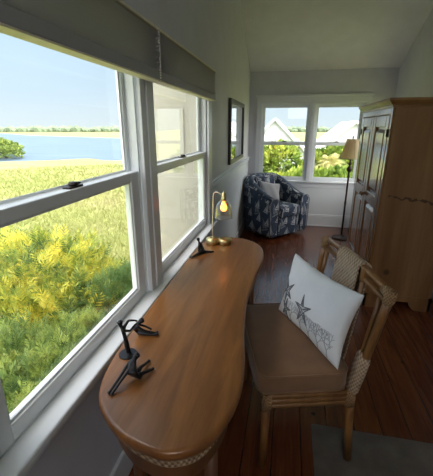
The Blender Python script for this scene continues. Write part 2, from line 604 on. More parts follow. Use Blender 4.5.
# roof over the room, with eaves, the right one widened to keep sun out
bm = nb()
prof = [(YB + 0.6, ZB + 0.1), (yk, 3.95), (YR - 0.6, 3.95), (YR - 0.6, 4.1), (yk, 4.1), (YB + 0.6, ZB + 0.25)]
loft(bm, [[(XL - 0.30, y, z) for y, z in prof], [(XR + 1.5, y, z) for y, z in prof]])
M['shingle'] = paint('grey_shingles', (0.2, 0.2, 0.21), 0.9, 0.2, 20, 0.2)
struct(obj('roof', bm, M['shingle']))

# ------------------------------------------------------------------ windows
def make_window(name, P, a0, a1, z0, zm, z1, stile=0.05, botrail=0.05, glass=None, lock_a=None, ustile=None):
    """P(a, d, z) maps along-wall, depth from the inner wall face (outwards negative) and height to the room"""
    root = bpy.data.objects.new(name, None)
    root.location = P((a0 + a1) / 2, 0, z0)
    link(root)
    root['kind'] = 'structure'
    root['label'] = {'window_1': 'white double-hung window over the desk looking on the marsh', 'window_2': 'white double-hung window beside the table lamp showing a cream wall',
                     'window_3': 'white double-hung window behind the blue armchair', 'window_4': 'white double-hung window behind the floor lamp',
                     'fill_window_rear': 'unseen window added behind the photographer to let in daylight', 'fill_window_side': 'unseen window added in the side wall beyond the wardrobe for daylight'}[name]
    off = Vector(root.location)
    def bx(bm, aa, ab, da, db, za, zb):
        box(bm, Vector(P(aa, da, za)) - off, Vector(P(ab, db, zb)) - off)
    bm = nb()
    j = 0.012
    bx(bm, a0, a0 + j, -0.068, 0.0, z0, z1)
    bx(bm, a1 - j, a1, -0.068, 0.0, z0, z1)
    bx(bm, a0, a1, -0.068, 0.0, z1 - j, z1)
    bx(bm, a0, a1, -0.074, -0.005, z0 - 0.028, z0 - 0.001)
    # inner and parting stops on the jambs
    for d0, d1 in ((-0.044, -0.041),):
        bx(bm, a0 + j, a0 + j + 0.012, d0, d1, z0, z1 - j)
        bx(bm, a1 - j - 0.012, a1 - j, d0, d1, z0, z1 - j)
    obj('frame', bm, M['vinyl'], root, bevel=0.002, seg=1)
    s0, s1 = a0 + j, a1 - j
    st_low, st_up = stile - j, (ustile or stile) - j
    for nm, d0, d1, za, zb, rb, rt in (('lower_sash', -0.040, -0.004, z0 + 0.001, zm + 0.018, botrail, 0.036),
                                       ('upper_sash', -0.066, -0.042, zm - 0.018, z1 - j, 0.036, 0.045)):
        st = st_low if nm == 'lower_sash' else st_up
        bm = nb()
        bx(bm, s0, s0 + st, d0, d1, za, zb)
        bx(bm, s1 - st, s1, d0, d1, za, zb)
        bx(bm, s0 + st, s1 - st, d0, d1, za, za + rb)
        bx(bm, s0 + st, s1 - st, d0, d1, zb - rt, zb)
        sash = obj(nm, bm, M['vinyl'], root, bevel=0.004, seg=2)
        bm = nb()
        dm = (d0 + d1) / 2
        # inner glazing bead, a thin step round the pane
        bw = 0.008
        g0, g1, h0, h1 = s0 + st, s1 - st, za + rb, zb - rt
        bx(bm, g0, g0 + bw, dm + 0.002, d1 - 0.008, h0, h1)
        bx(bm, g1 - bw, g1, dm + 0.002, d1 - 0.008, h0, h1)
        bx(bm, g0 + bw, g1 - bw, dm + 0.002, d1 - 0.008, h0, h0 + bw)
        bx(bm, g0 + bw, g1 - bw, dm + 0.002, d1 - 0.008, h1 - bw, h1)
        obj('glazing_bead', bm, M['vinyl'], sash)
        bm = nb()
        bx(bm, g0, g1, dm - 0.002, dm + 0.002, h0, h1)
        obj('pane', bm, glass or M['glass'], sash)
        if nm == 'lower_sash':
            la = lock_a if lock_a is not None else (s0 + s1) / 2
            bm = nb()
            bx(bm, la - 0.035, la + 0.035, d0 + 0.002, d1 - 0.006, zb, zb + 0.006)
            c = Vector(P(la, (d0 + d1) / 2, zb + 0.006)) - off
            lathe(bm, [(0.014, 0), (0.016, 0.005), (0.012, 0.012)], c, 14)
            bx(bm, la - 0.002, la + 0.032, dm - 0.006, dm + 0.006, zb + 0.008, zb + 0.015)
            obj('sash_lock', bm, M['bronze'], sash, bevel=0.001, seg=1)
    return root

PL = lambda a, d, z: (XL + d, a, z)
PB = lambda a, d, z: (a, YB - d, z)
PX = lambda a, d, z: (XR - d, a, z)
PR = lambda a, d, z: (a, YR + d, z)
make_window('window_1', PL, W1[0], W1[1], ZS, 1.302, ZH, 0.086, 0.050, None, 0.945, 0.034)
make_window('window_2', PL, W2[0], W2[1], ZS, 1.302, ZH, 0.054, 0.050)
make_window('window_3', PB, W3[0], W3[1], ZS2, 1.272, ZH2, 0.046, 0.05, M['hazeglass'])
make_window('window_4', PB, W4[0], W4[1], ZS2, 1.272, ZH2, 0.046, 0.05, M['hazeglass'])
make_window('fill_window_side', PX, SW[0], SW[1], SW[2], 1.28, SW[3], 0.05, 0.05)
make_window('fill_window_rear', PR, RW[0], RW[1], RW[2], 2.3, RW[3], 0.05, 0.05)

def trim(name, bm, label, mat=None, bevel=0.004):
    o = struct(obj(name, bm, mat or M['trim'], bevel=bevel, seg=2))
    o['label'] = label
    return o

# casings, stool and apron of the left pair
CX = XL + 0.022
trim('trim_1', boxes(((XL - 0.005, 0.30, ZS - 0.026), (XL + 0.067, 2.80, ZS))), 'long white window stool above the desk', bevel=0.006)
trim('trim_2', boxes(((XL, 0.34, ZS - 0.10), (XL + 0.018, 2.76, ZS - 0.027))), 'white apron board under the long window stool')
trim('trim_3', boxes(((XL, W1[1] + 0.002, ZS), (CX, W2[0] - 0.002, ZH - 0.002)), ((CX, W1[1] + 0.05, ZS), (CX + 0.008, W2[0] - 0.05, ZH - 0.002))), 'white mullion casing between the marsh window and the next')
trim('trim_4', boxes(((XL, W2[1] + 0.002, ZS), (CX, 2.745, ZH))), 'white side casing by the table lamp')
trim('trim_5', boxes(((XL, 0.39, ZS), (CX, W1[0] - 0.002, ZH))), 'white side casing at the near end of the marsh window')
trim('trim_6', boxes(((XL, W1[0] - 0.1, ZH + 0.001), (CX, 2.745, ZH + 0.006))), 'white head casing behind the pleated shades')
# far pair
trim('trim_7', boxes(((-0.56, YB - 0.055, ZS2 - 0.026), (1.12, YB + 0.005, ZS2))), 'white stool of the far windows', bevel=0.006)
trim('trim_8', boxes(((-0.52, YB - 0.018, ZS2 - 0.10), (1.08, YB, ZS2 - 0.027))), 'white apron board of the far windows')
trim('trim_9', boxes(((W3[1] + 0.002, YB - 0.02, ZS2), (W4[0] - 0.002, YB, ZH2 - 0.002))), 'white mullion between the far windows', M['trim'])
trim('trim_10', boxes(((-0.52, YB - 0.02, ZS2), (W3[0] - 0.002, YB, ZH2 + 0.001))), 'white side casing of the far window beside the armchair')
trim('trim_11', boxes(((W4[1] + 0.002, YB - 0.02, ZS2), (1.08, YB, ZH2 + 0.001))), 'white side casing of the far window by the wardrobe')
trim('trim_12', boxes(((-0.52, YB - 0.022, ZH2 + 0.002), (1.08, YB, ZH2 + 0.085)), ((-0.54, YB - 0.04, ZH2 + 0.085), (1.10, YB, ZH2 + 0.11))), 'white head casing of the far windows')
# chair rail: a stepped profile
zr = 1.0
trim('trim_13', boxes(((XL, 2.747, zr), (XL + 0.014, YB - 0.001, zr + 0.075)), ((XL, 2.747, zr + 0.045), (XL + 0.034, YB - 0.001, zr + 0.062)), ((XL, 2.747, zr + 0.012), (XL + 0.022, YB - 0.001, zr + 0.022))), 'white chair rail under the mirror')
# painted lower wall panels
trim('trim_14', boxes(((XL, 2.747, 0.14), (XL + 0.006, YB - 0.001, zr))), 'pale painted lower wall under the chair rail', M['wains'], 0)
trim('trim_15', boxes(((XL + 0.007, YB - 0.006, 0.18), (XR - 0.001, YB, ZS2 - 0.101))), 'pale painted lower wall under the far windows', M['wains'], 0)
for nm, a, b_ in (('baseboard_left', (XL, YR + 0.02, 0), (XL + 0.018, YB - 0.02, 0.15)),
                  ('baseboard_back', (XL + 0.019, YB - 0.02, 0), (XR - 0.019, YB, 0.19)),
                  ('baseboard_right', (XR - 0.018, YR + 0.02, 0), (XR, YB - 0.02, 0.17))):
    bm = nb()
    box(bm, a, b_)
    if nm == 'baseboard_back':
        box(bm, (a[0], a[1] - 0.006, 0.155), (b_[0], a[1], 0.17))
        box(bm, (a[0], a[1] - 0.012, 0), (b_[0], a[1], 0.02))
    struct(obj(nm, bm, M['trim'], bevel=0.004))

# ------------------------------------------------------------------ pleated shades
def make_shade(label, y0, y1, chain):
    root = thing('pleated_shade', label, 'window shade', (XL + 0.06, (y0 + y1) / 2, 1.684), 0, 'pleated shades over the long windows')
    h = (y1 - y0) / 2
    zb = 1.684
    obj('headrail', boxes(((-0.036, -h, 1.872 - zb), (0.026, h, 1.883 - zb))), M['shade_lip'], root, bevel=0.003)
    # pleated cloth: zig-zag section, doubled like a honeycomb
    sec = []
    npl = 10
    z0, z1 = 1.728 - zb, 1.871 - zb
    for i in range(npl * 2 + 1):
        sec.append((0.023 if i % 2 else 0.005, z0 + (z1 - z0) * i / (npl * 2)))
    for i in range(npl * 2, -1, -1):
        sec.append((-0.026 if i % 2 else -0.017, z0 + (z1 - z0) * i / (npl * 2)))
    bm = nb()
    loft(bm, [[(x, -h + 0.003, z) for x, z in sec], [(x, h - 0.003, z) for x, z in sec]])
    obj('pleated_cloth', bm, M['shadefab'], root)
    obj('bottom_rail', boxes(((-0.024, -h, 0.006), (0.02, h, 1.7275 - zb))), M['shade_rail'], root, bevel=0.004)
    obj('bottom_lip', boxes(((-0.022, -h, 0.0), (0.022, h, 0.0055))), M['shade_lip'], root, bevel=0.001)  # pale yellow colour stands in for daylight through the fabric edge
    if chain:
        bm = nb()
        for k in range(20):
            zz = 0.012 + k * 0.0098
            bmesh.ops.create_icosphere(bm, subdivisions=1, radius=0.0042, matrix=Matrix.Translation((0.031, h - 0.012, zz)))
        obj('bead_chain', bm, M['bead'], root, smooth=True)
    return root
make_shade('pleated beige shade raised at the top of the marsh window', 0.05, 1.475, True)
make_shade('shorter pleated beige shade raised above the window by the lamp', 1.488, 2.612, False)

# ------------------------------------------------------------------ mirror
mr = thing('wall_mirror', 'tall black framed mirror on the wall above the chair rail', 'mirror', (XL, 4.13, 1.12))
hw, hh = 0.52, 0.665
fw = 0.045
bm = nb()
box(bm, (0.001, -hw, 0), (0.03, -hw + fw, hh)); box(bm, (0.001, hw - fw, 0), (0.03, hw, hh))
box(bm, (0.001, -hw + fw, 0), (0.03, hw - fw, fw)); box(bm, (0.001, -hw + fw, hh - fw), (0.03, hw - fw, hh))
obj('frame', bm, M['blackframe'], mr, bevel=0.004)
obj('mirror_glass', boxes(((0.004, -hw + fw - 0.003, fw - 0.003), (0.016, hw - fw + 0.003, hh - fw + 0.003))), M['mirror'], mr)

# ------------------------------------------------------------------ kidney desk
DT = 0.757
kid = [(-0.505, 0.716), (-0.456, 0.655), (-0.378, 0.600), (-0.284, 0.573), (-0.222, 0.578), (-0.158, 0.619), (-0.115, 0.705), (-0.096, 0.801),
       (-0.099, 0.936), (-0.126, 1.139), (-0.143, 1.381), (-0.131, 1.666), (-0.112, 1.89), (-0.136, 2.101), (-0.229, 2.228), (-0.341, 2.273),
       (-0.455, 2.255), (-0.525, 2.18), (-0.549, 2.05), (-0.5535, 1.9), (-0.5535, 1.6), (-0.5535, 1.3), (-0.5525, 1.1), (-0.549, 0.92), (-0.535, 0.809)]
outline = [(p.x, p.y) for p in spline([(x, y, 0) for x, y in kid], 5, True)]
desk = thing('kidney_desk', 'kidney-shaped honey oak writing desk along the windows', 'desk', (-0.33, 1.4, 0))
ol = [(x + 0.33, y - 1.4) for x, y in outline]
bm = nb()
level_loft(bm, ol, [(0.012, DT - 0.034), (0.003, DT - 0.029), (0.0, DT - 0.018), (0.001, DT - 0.008), (0.005, DT - 0.002), (0.012, DT)])
obj('desk_top', bm, M['desk'], desk, smooth=False, bevel=0)
for p in bpy.data.objects['desk_top'].data.polygons:
    p.use_smooth = len(p.vertices) == 4
bm = nb()
level_loft(bm, ol, [(0.045, 0.60), (0.038, 0.61), (0.038, DT - 0.0345)])
obj('apron', bm, M['deskbase'], desk, bevel=0.002)
bm = nb()
level_loft(bm, ol, [(0.034, 0.672), (0.026, 0.676), (0.026, 0.708), (0.034, 0.712)])
obj('woven_band', bm, M['band'], desk)
for lx, ly in ((-0.44, 0.80), (-0.175, 0.76), (-0.185, 1.94), (-0.47, 2.06)):
    bm = nb()
    lathe(bm, [(0.020, 0), (0.022, 0.01), (0.021, 0.3), (0.024, 0.32), (0.021, 0.34), (0.022, 0.61)], (lx + 0.33, ly - 1.4, 0), 14)
    obj('leg', bm, M['deskbase'], desk, smooth=True)

# ------------------------------------------------------------------ figurines
def figure(name, label, joints, bones, radii, root_i, disc=None):
    """joints in room coordinates; one continuous skinned body"""
    t = None
    base = Vector((min(j[0] for j in joints), min(j[1] for j in joints), DT))
    joints, bones, radii = list(joints), list(bones), list(radii)
    d = (Vector(joints[4]) - Vector(joints[3])).normalized()
    joints.append(tuple(Vector(joints[4]) + d * 0.0085))
    bones.append((4, len(joints) - 1))
    radii[4] = 0.0098
    radii.append(0.0062)
    me = bpy.data.meshes.new('figure')
    loc = Vector((sum(j[0] for j in joints) / len(joints), sum(j[1] for j in joints) / len(joints), DT))
    me.from_pydata([tuple(Vector(j) - loc) for j in joints], bones, [])
    me.materials.append(M['statue'])
    t = thing(name, label, 'figurine', loc, 0, 'dark bronze yoga figurines on the desk')
    o = bpy.data.objects.new('figure', me)
    link(o, t)
    m = o.modifiers.new('skin', 'SKIN')
    m.use_smooth_shade = True
    for i, r in enumerate(radii):
        me.skin_vertices[0].data[i].radius = (r * 1.3, r * 1.3)
        me.skin_vertices[0].data[i].use_root = (i == root_i)
    s = o.modifiers.new('sub', 'SUBSURF')
    s.levels = s.render_levels = 2
    if disc:
        bm = nb()
        lathe(bm, [(0.0290, 0), (0.0305, 0.001), (0.0305, 0.0048), (0.0290, 0.006)], Vector((disc[0], disc[1], DT)) - loc, 28)
        obj('base_disc', bm, M['statue'], t, smooth=False)
    return t

Z = DT
# standing on a disc, arms reaching over to the seated one
J = [(-0.501, 0.896, Z + .070), (-0.506, 0.896, Z + .085), (-0.511, 0.897, Z + .099), (-0.514, 0.897, Z + .109), (-0.517, 0.897, Z + .124),
     (-0.499, 0.892, Z + .036), (-0.494, 0.890, Z + .008), (-0.486, 0.884, Z + .009),
     (-0.497, 0.899, Z + .036), (-0.491, 0.899, Z + .008), (-0.483, 0.895, Z + .009),
     (-0.508, 0.909, Z + .102), (-0.503, 0.930, Z + .114), (-0.492, 0.957, Z + .099), (-0.487, 0.963, Z + .093),
     (-0.504, 0.890, Z + .098), (-0.492, 0.915, Z + .084), (-0.488, 0.945, Z + .090), (-0.484, 0.953, Z + .089)]
Bn = [(0, 1), (1, 2), (2, 3), (3, 4), (0, 5), (5, 6), (6, 7), (0, 8), (8, 9), (9, 10), (2, 11), (11, 12), (12, 13), (13, 14), (2, 15), (15, 16), (16, 17), (17, 18)]
Rd = [.0068, .0048, .0078, .0026, .0100, .0050, .0032, .003, .005, .0032, .003, .0045, .0033, .0026, .003, .0045, .0033, .0026, .003]
figure('figurine', 'slender black bronze figurine standing on a round disc on the desk', J, Bn, Rd, 0, (-0.4985, 0.898))
# seated forward fold with legs together behind it
J = [(-0.530, 1.014, Z + .010), (-0.524, 1.010, Z + .028), (-0.514, 1.004, Z + .048), (-0.505, 1.007, Z + .058), (-0.493, 1.012, Z + .066),
     (-0.488, 1.020, Z + .013), (-0.448, 1.030, Z + .0055), (-0.440, 1.031, Z + .013),
     (-0.486, 1.010, Z + .011), (-0.445, 1.020, Z + .0055), (-0.437, 1.021, Z + .013),
     (-0.508, 1.014, Z + .046), (-0.488, 1.027, Z + .032), (-0.464, 1.031, Z + .018),
     (-0.505, 0.998, Z + .046), (-0.484, 1.003, Z + .030), (-0.460, 1.015, Z + .018)]
Bn = [(0, 1), (1, 2), (2, 3), (3, 4), (0, 5), (5, 6), (6, 7), (0, 8), (8, 9), (9, 10), (2, 11), (11, 12), (12, 13), (2, 14), (14, 15), (15, 16)]
Rd = [.0105, .0085, .0092, .0032, .0098, .0055, .0036, .0042, .0055, .0036, .0042, .0042, .0033, .0032, .0042, .0033, .0032]
figure('figurine', 'black bronze figurine sitting with legs straight, bent forward beside the standing one', J, Bn, Rd, 0)
# nearest figure: sitting, leaning back on straight arms
J = [(-0.423, 0.766, Z + .012), (-0.428, 0.780, Z + .030), (-0.434, 0.797, Z + .052), (-0.430, 0.808, Z + .062), (-0.422, 0.814, Z + .072),
     (-0.418, 0.822, Z + .020), (-0.414, 0.868, Z + .006), (-0.408, 0.876, Z + .010),
     (-0.402, 0.798, Z + .020), (-0.386, 0.836, Z + .006), (-0.380, 0.843, Z + .010),
     (-0.442, 0.797, Z + .053), (-0.455, 0.760, Z + .030), (-0.470, 0.724, Z + .006), (-0.472, 0.714, Z + .004),
     (-0.428, 0.788, Z + .052), (-0.444, 0.752, Z + .030), (-0.460, 0.717, Z + .006), (-0.461, 0.708, Z + .004)]
Bn = [(0, 1), (1, 2), (2, 3), (3, 4), (0, 5), (5, 6), (6, 7), (0, 8), (8, 9), (9, 10), (2, 11), (11, 12), (12, 13), (13, 14), (2, 15), (15, 16), (16, 17), (17, 18)]
Rd = [.0165, .0145, .0105, .0036, .0098, .0048, .0034, .0046, .0048, .0034, .0046, .0045, .0034, .0032, .004, .0045, .0034, .0032, .004]
figure('figurine', 'black bronze figurine sitting back on straight arms at the rounded desk end', J, Bn, Rd, 0)
# figure by the lamp, sitting in a wide split
J = [(-0.493, 1.900, Z + .010), (-0.497, 1.900, Z + .034), (-0.503, 1.902, Z + .060), (-0.508, 1.902, Z + .076), (-0.514, 1.903, Z + .094),
     (-0.510, 1.860, Z + .010), (-0.532, 1.812, Z + .006), (-0.541, 1.800, Z + .011),
     (-0.462, 1.915, Z + .010), (-0.430, 1.930, Z + .006), (-0.421, 1.934, Z + .011),
     (-0.506, 1.894, Z + .060), (-0.507, 1.884, Z + .038), (-0.502, 1.878, Z + .014),
     (-0.498, 1.910, Z + .060), (-0.488, 1.914, Z + .038), (-0.478, 1.914, Z + .014)]
Bn = [(0, 1), (1, 2), (2, 3), (3, 4), (0, 5), (5, 6), (6, 7), (0, 8), (8, 9), (9, 10), (2, 11), (11, 12), (12, 13), (2, 14), (14, 15), (15, 16)]
Rd = [.0105, .0090, .0108, .0036, .0102, .0062, .0042, .005, .0062, .0042, .005, .005, .004, .0038, .005, .004, .0038]
figure('figurine', 'black bronze figurine sitting with legs spread beside the brass lamp base', J, Bn, Rd, 0)

# ------------------------------------------------------------------ table lamp
L0 = Vector((-0.468, 2.105, DT))
tl = thing('table_lamp', 'small brass lamp with clear glass bell shade, lit, on the desk end', 'lamp', L0)
bm = nb()
lathe(bm, [(0.041, 0), (0.046, 0.005), (0.047, 0.024), (0.044, 0.036), (0.032, 0.043), (0.010, 0.045)], (0, 0, 0), 28)
lathe(bm, [(0.041, 0), (0.046, 0.005), (0.047, 0.024), (0.044, 0.036), (0.037, 0.039), (0.028, 0.032), (0.004, 0.030)], (0.082, 0.012, 0), 28)
obj('base', bm, M['brass'], tl, smooth=True)
bm = nb()
tube(bm, spline([(0, 0, 0.04), (0.001, 0, 0.12), (0.003, 0, 0.22), (0.006, 0, 0.325), (0.016, 0, 0.345), (0.034, 0, 0.348), (0.054, 0, 0.338), (0.066, 0, 0.328)], 6), 0.0042, 8)
obj('stem', bm, M['nickel'], tl, smooth=True)
hx = 0.0745
bm = nb()
lathe(bm, [(0.004, 0.358), (0.006, 0.352), (0.008, 0.345), (0.0145, 0.344), (0.0150, 0.318), (0.0175, 0.314), (0.017, 0.296), (0.010, 0.294)][::-1], (hx, 0, 0), 20)
obj('socket', bm, M['brass'], tl, smooth=True)
# bell shade, open below, with wall thickness
outer = [(0.018, 0.298), (0.030, 0.290), (0.043, 0.270), (0.050, 0.245), (0.0535, 0.215), (0.0555, 0.190), (0.057, 0.184)]
inner = [(r - 0.002, z) for r, z in outer][::-1]
bm = nb()
lathe(bm, outer + inner, (hx, 0, 0), 32, False, False)
tube(bm, [(hx + 0.056 * math.cos(2 * PI * k / 32), 0.056 * math.sin(2 * PI * k / 32), 0.185) for k in range(32)], 0.0018, 6, True)
obj('glass_shade', bm, M['bellglass'], tl, smooth=True)
bm = nb()
lathe(bm, [(0.008, 0.294), (0.009, 0.284), (0.016, 0.272), (0.0225, 0.254), (0.021, 0.238), (0.012, 0.227), (0.002, 0.224)][::-1], (hx, 0, 0), 18)
obj('bulb', bm, M['bulb'], tl, smooth=True)

# ------------------------------------------------------------------ rattan chair
CO = Vector((0.1, 1.5, 0))
CA = math.radians(-74.3)
ch = thing('rattan_chair', 'bamboo and wicker chair with brown seat cushion pulled up to the desk', 'chair', CO, CA)
xa, xb, yf, yb = -0.315, 0.262, -0.205, 0.165
bm = nb()
pl = rrect(xa - 0.03, xb + 0.012, yf - 0.045, yb - 0.012, 0.055, 6)
level_loft(bm, pl, [(0.016, 0.415), (0.004, 0.420), (0.0, 0.432), (0.0, 0.492), (0.004, 0.504), (0.018, 0.512), (0.045, 0.518)])
cu = obj('seat_cushion', bm, M['cushion'], ch, smooth=True)
bm = nb()
tube(bm, [(p[0], p[1], 0.505) for p in inset(pl, 0.002)], 0.0045, 6, True)
tube(bm, [(p[0], p[1], 0.424) for p in inset(pl, 0.002)], 0.0045, 6, True)
obj('piping', bm, M['piping'], cu, smooth=True)
# seat frame of three stacked canes and a slab underneath
bm = nb()
for zz, rr in ((0.400, 0.013), (0.374, 0.013), (0.349, 0.012)):
    tube(bm, [(p[0], p[1], zz) for p in rrect(xa, xb, yf, yb, 0.02, 3)], rr, 8, True)
obj('seat_frame', bm, M['bamboo'], ch, smooth=True)
obj('seat_deck', boxes(((xa + 0.005, yf + 0.005, 0.384), (xb - 0.005, yb - 0.005, 0.413))), M['deskbase'], ch)
for k, (lx, ly) in enumerate(((xa, yf), (xb, yf), (xa, yb), (xb, yb))):
    bm = nb()
    ox = 0.0
    oy = 0.035 if ly > 0 else -0.005
    tube(bm, [(lx, ly, 0.41), (lx, ly + oy * 0.4, 0.2), (lx + ox, ly + oy, 0.0125 if (lx == xb and ly == yb) else 0.0)], [0.020, 0.019, 0.018], 12)
    leg = obj('leg', bm, M['bamboo'], ch, smooth=True)
    bm = nb()
    tube(bm, [(lx, ly, 0.335), (lx, ly, 0.375), (lx, ly, 0.412)], [0.0235, 0.025, 0.0235], 12)
    obj('cane_binding', bm, M['bind'], leg, smooth=True)
# back
def by(z):
    return 0.170 + (z - 0.40) * 0.135
XT0, XT1 = -0.352, 0.312       # top corners
def bxl(z): return xa + (XT0 - xa) * (z - 0.38) / 0.52
def bxr(z): return xb + (XT1 - xb) * (z - 0.38) / 0.52
for fx, sgn in ((bxl, 1), (bxr, -1)):
    bm = nb()
    tube(bm, [(fx(z), by(z), z) for z in (0.36, 0.5, 0.65, 0.8, 0.895)], [0.017, 0.017, 0.0175, 0.0175, 0.017], 12)
    st = obj('back_post', bm, M['bamboo'], ch, smooth=True)
    bm = nb()
    pts = [(fx(0.50) + sgn * 0.022, by(0.50), 0.50), (fx(0.62) + sgn * 0.032, by(0.62), 0.62), (fx(0.74) + sgn * 0.043, by(0.74), 0.74), (fx(0.858) + sgn * 0.052, by(0.858), 0.858)]
    tube(bm, pts, 0.0105, 10)
    obj('inner_cane', bm, M['bamboo'], st, smooth=True)
    bm = nb()
    tube(bm, [(fx(z) + sgn * 0.014, by(z), z) for z in (0.40, 0.42, 0.52, 0.585, 0.60)], [0.030, 0.040, 0.041, 0.040, 0.030], 14, False, 0.62, (0, 1, 0))
    obj('wicker_wrap', bm, M['weave'], st, smooth=True)
    bm = nb()
    tube(bm, [(fx(z), by(z), z) for z in (0.855, 0.87, 0.89, 0.912)], [0.019, 0.0225, 0.0235, 0.019], 12)
    tube(bm, [(fx(0.895) + sgn * d, by(0.893), 0.897) for d in (0.0, 0.02, 0.045)], [0.0235, 0.0225, 0.019], 12)
    obj('corner_binding', bm, M['bind'], st, smooth=True)
for zz, rr in ((0.903, 0.0135), (0.862, 0.0125)):
    bm = nb()
    tube(bm, [(XT0, by(zz), zz), (-0.1, by(zz) + .012, zz + .006), (0.06, by(zz) + .012, zz + .006), (XT1, by(zz), zz)], rr, 10)
    obj('top_rail', bm, M['bamboo'], ch, smooth=True)
for px in (-0.158, 0.098):
    bm = nb()
    tube(bm, [(px * 0.92, by(0.42), 0.42), (px, by(0.7) + .006, 0.70), (px, by(0.905) + .01, 0.91)], 0.0115, 10)
    spd = obj('back_spindle', bm, M['bamboo'], ch, smooth=True)
    bm = nb()
    box(bm, (px - 0.019, by(0.88) - 0.008, 0.848), (px + 0.019, by(0.88) + 0.030, 0.922))
    obj('cane_block', bm, M['bamboo'], spd, bevel=0.008)
# woven strap up the middle and over the top rail
sec = []
for z in np.linspace(0.41, 0.88, 14):
    sec.append((by(z) - 0.016, z))
for a in np.linspace(0, 180, 9):
    sec.append((by(0.90) + 0.012 - math.cos(math.radians(a)) * 0.030, 0.902 + math.sin(math.radians(a)) * 0.026))
for z in np.linspace(0.88, 0.42, 14):
    sec.append((by(z) + 0.038, z))
nrm = []
bm = nb()
outer_, inner_ = [], []
for i, (y, z) in enumerate(sec):
    a, b_ = sec[max(i - 1, 0)], sec[min(i + 1, len(sec) - 1)]
    t = Vector((b_[0] - a[0], b_[1] - a[1])).normalized()
    n_ = Vector((-t.y, t.x))
    outer_.append((y + n_.x * 0.004, z + n_.y * 0.004))
    inner_.append((y - n_.x * 0.004, z - n_.y * 0.004))
poly = outer_ + inner_[::-1]
xs = np.linspace(-0.138, 0.078, 9)
loft(bm, [[(x, y, z) for y, z in poly] for x in xs])
obj('woven_splat', bm, M['weave'], ch)

# ------------------------------------------------------------------ throw pillows
def pillow_surface(u, v, w, h, t, side, pinch=0.13):
    pu = 1 - pinch * (1 - abs(v) ** 1.6) * 0.9
    pv = 1 - pinch * (1 - abs(u) ** 1.6) * 0.9
    d = max(0.0, (1 - u * u)) ** 0.5 * max(0.0, (1 - v * v)) ** 0.5
    wr = 0.009 * math.sin(7 * u + 3 * v) * d ** .5 + 0.007 * math.sin(13 * u - 5 * v) * d ** .5 * max(0, v + .3)
    return Vector((u * w / 2 * pu, side * (t / 2 * d ** 0.85 + wr * 0.6), v * h / 2 * pv))

def pillow_bm(w, h, t, n=20):
    bm = nb()
    g = {}
    for side in (1, -1):
        for i in range(n + 1):
            for j in range(n + 1):
                u, v = -math.cos(PI * i / n), -math.cos(PI * j / n)
                edge = i in (0, n) or j in (0, n)
                key = (i, j, 0 if edge else side)
                if key not in g:
                    p = pillow_surface(u, v, w, h, t, side)
                    if edge:
                        p.y = 0
                    g[key] = bm.verts.new(p)
    for side in (1, -1):
        for i in range(n):
            for j in range(n):
                q = []
                for a, b_ in ((i, j), (i + 1, j), (i + 1, j + 1), (i, j + 1)):
                    edge = a in (0, n) or b_ in (0, n)
                    q.append(g[(a, b_, 0 if edge else side)])
                bm.faces.new(q if side == 1 else q[::-1])
    return bm

PW, PH, PT = 0.54, 0.335, 0.13
pl_root = thing('throw_pillow', 'white throw pillow with grey starfish and coral print on the rattan chair', 'pillow')
lean = math.radians(-15)
pc = Vector((0.02, 0.058, 0.703))
mw = Matrix.Translation(CO) @ Matrix.Rotation(CA, 4, 'Z') @ Matrix.Translation(pc) @ Matrix.Rotation(math.radians(12), 4, 'Z') @ Matrix.Rotation(lean, 4, 'X') @ Matrix.Rotation(math.radians(-2), 4, 'Y')
pl_root.matrix_world = mw
cov = obj('pillow_cover', pillow_bm(PW, PH, PT), M['white_cotton'], pl_root, smooth=True)
def pmap(u, v, off=0.0012):
    p = pillow_surface(max(-.97, min(.97, u)), max(-.97, min(.97, v)), PW, PH, PT, -1)
    p.y -= off
    return p
bm = nb()
def stroke(pts, r=0.0016):
    q = []
    for i in range(len(pts) - 1):
        for k in range(4):
            t = k / 4
            q.append(pmap(pts[i][0] * (1 - t) + pts[i + 1][0] * t, pts[i][1] * (1 - t) + pts[i + 1][1] * t))
    q.append(pmap(*pts[-1]))
    tube(bm, q, r, 5)
asp = PW / PH
def star(cx, cy, R_, rot):
    pts = []
    for k in range(10):
        a = rot + k * PI / 5
        rr = R_ if k % 2 == 0 else R_ * 0.30
        pts.append((cx + rr * math.cos(a), cy + rr * math.sin(a) * asp))
    stroke(pts + [pts[0]], 0.0024)
    for k in range(5):
        a = rot + k * 2 * PI / 5
        for s_ in (0.25, 0.4, 0.55, 0.7):
            stroke([(cx + R_ * s_ * math.cos(a) - 0.018 * math.sin(a), cy + (R_ * s_ * math.sin(a) + 0.018 * math.cos(a)) * asp),
                    (cx + R_ * s_ * math.cos(a) + 0.018 * math.sin(a), cy + (R_ * s_ * math.sin(a) - 0.018 * math.cos(a)) * asp)], 0.0021)
        stroke([(cx, cy), (cx + R_ * 0.8 * math.cos(a), cy + R_ * 0.8 * math.sin(a) * asp)], 0.0014)
star(0.04, -0.22, 0.30, 0.5)
star(-0.66, -0.05, 0.25, 0.9)
star(-0.56, -0.62, 0.23, 0.2)
obj('starfish_print', bm, M['thread'], cov, smooth=True)
bm = nb()
rb = random.Random(5)
def coral(x, y, a, l, d):
    x2, y2 = x + l * math.cos(a), y + l * math.sin(a) * asp
    if abs(x2) > 0.93 or abs(y2) > 0.95:
        return
    stroke([(x, y), (x2, y2)], 0.0009 + 0.0002 * d)
    if d > 0:
        coral(x2, y2, a + rb.uniform(0.25, 0.6), l * 0.82, d - 1)
        coral(x2, y2, a - rb.uniform(0.25, 0.6), l * 0.82, d - 1)
for x, a in ((-0.3, 1.75), (0.02, 1.7), (0.3, 1.5), (0.58, 1.45), (0.8, 1.6)):
    coral(x, -0.93, a, 0.115, 5)
obj('coral_print', bm, M['pale_thread'], cov, smooth=True)

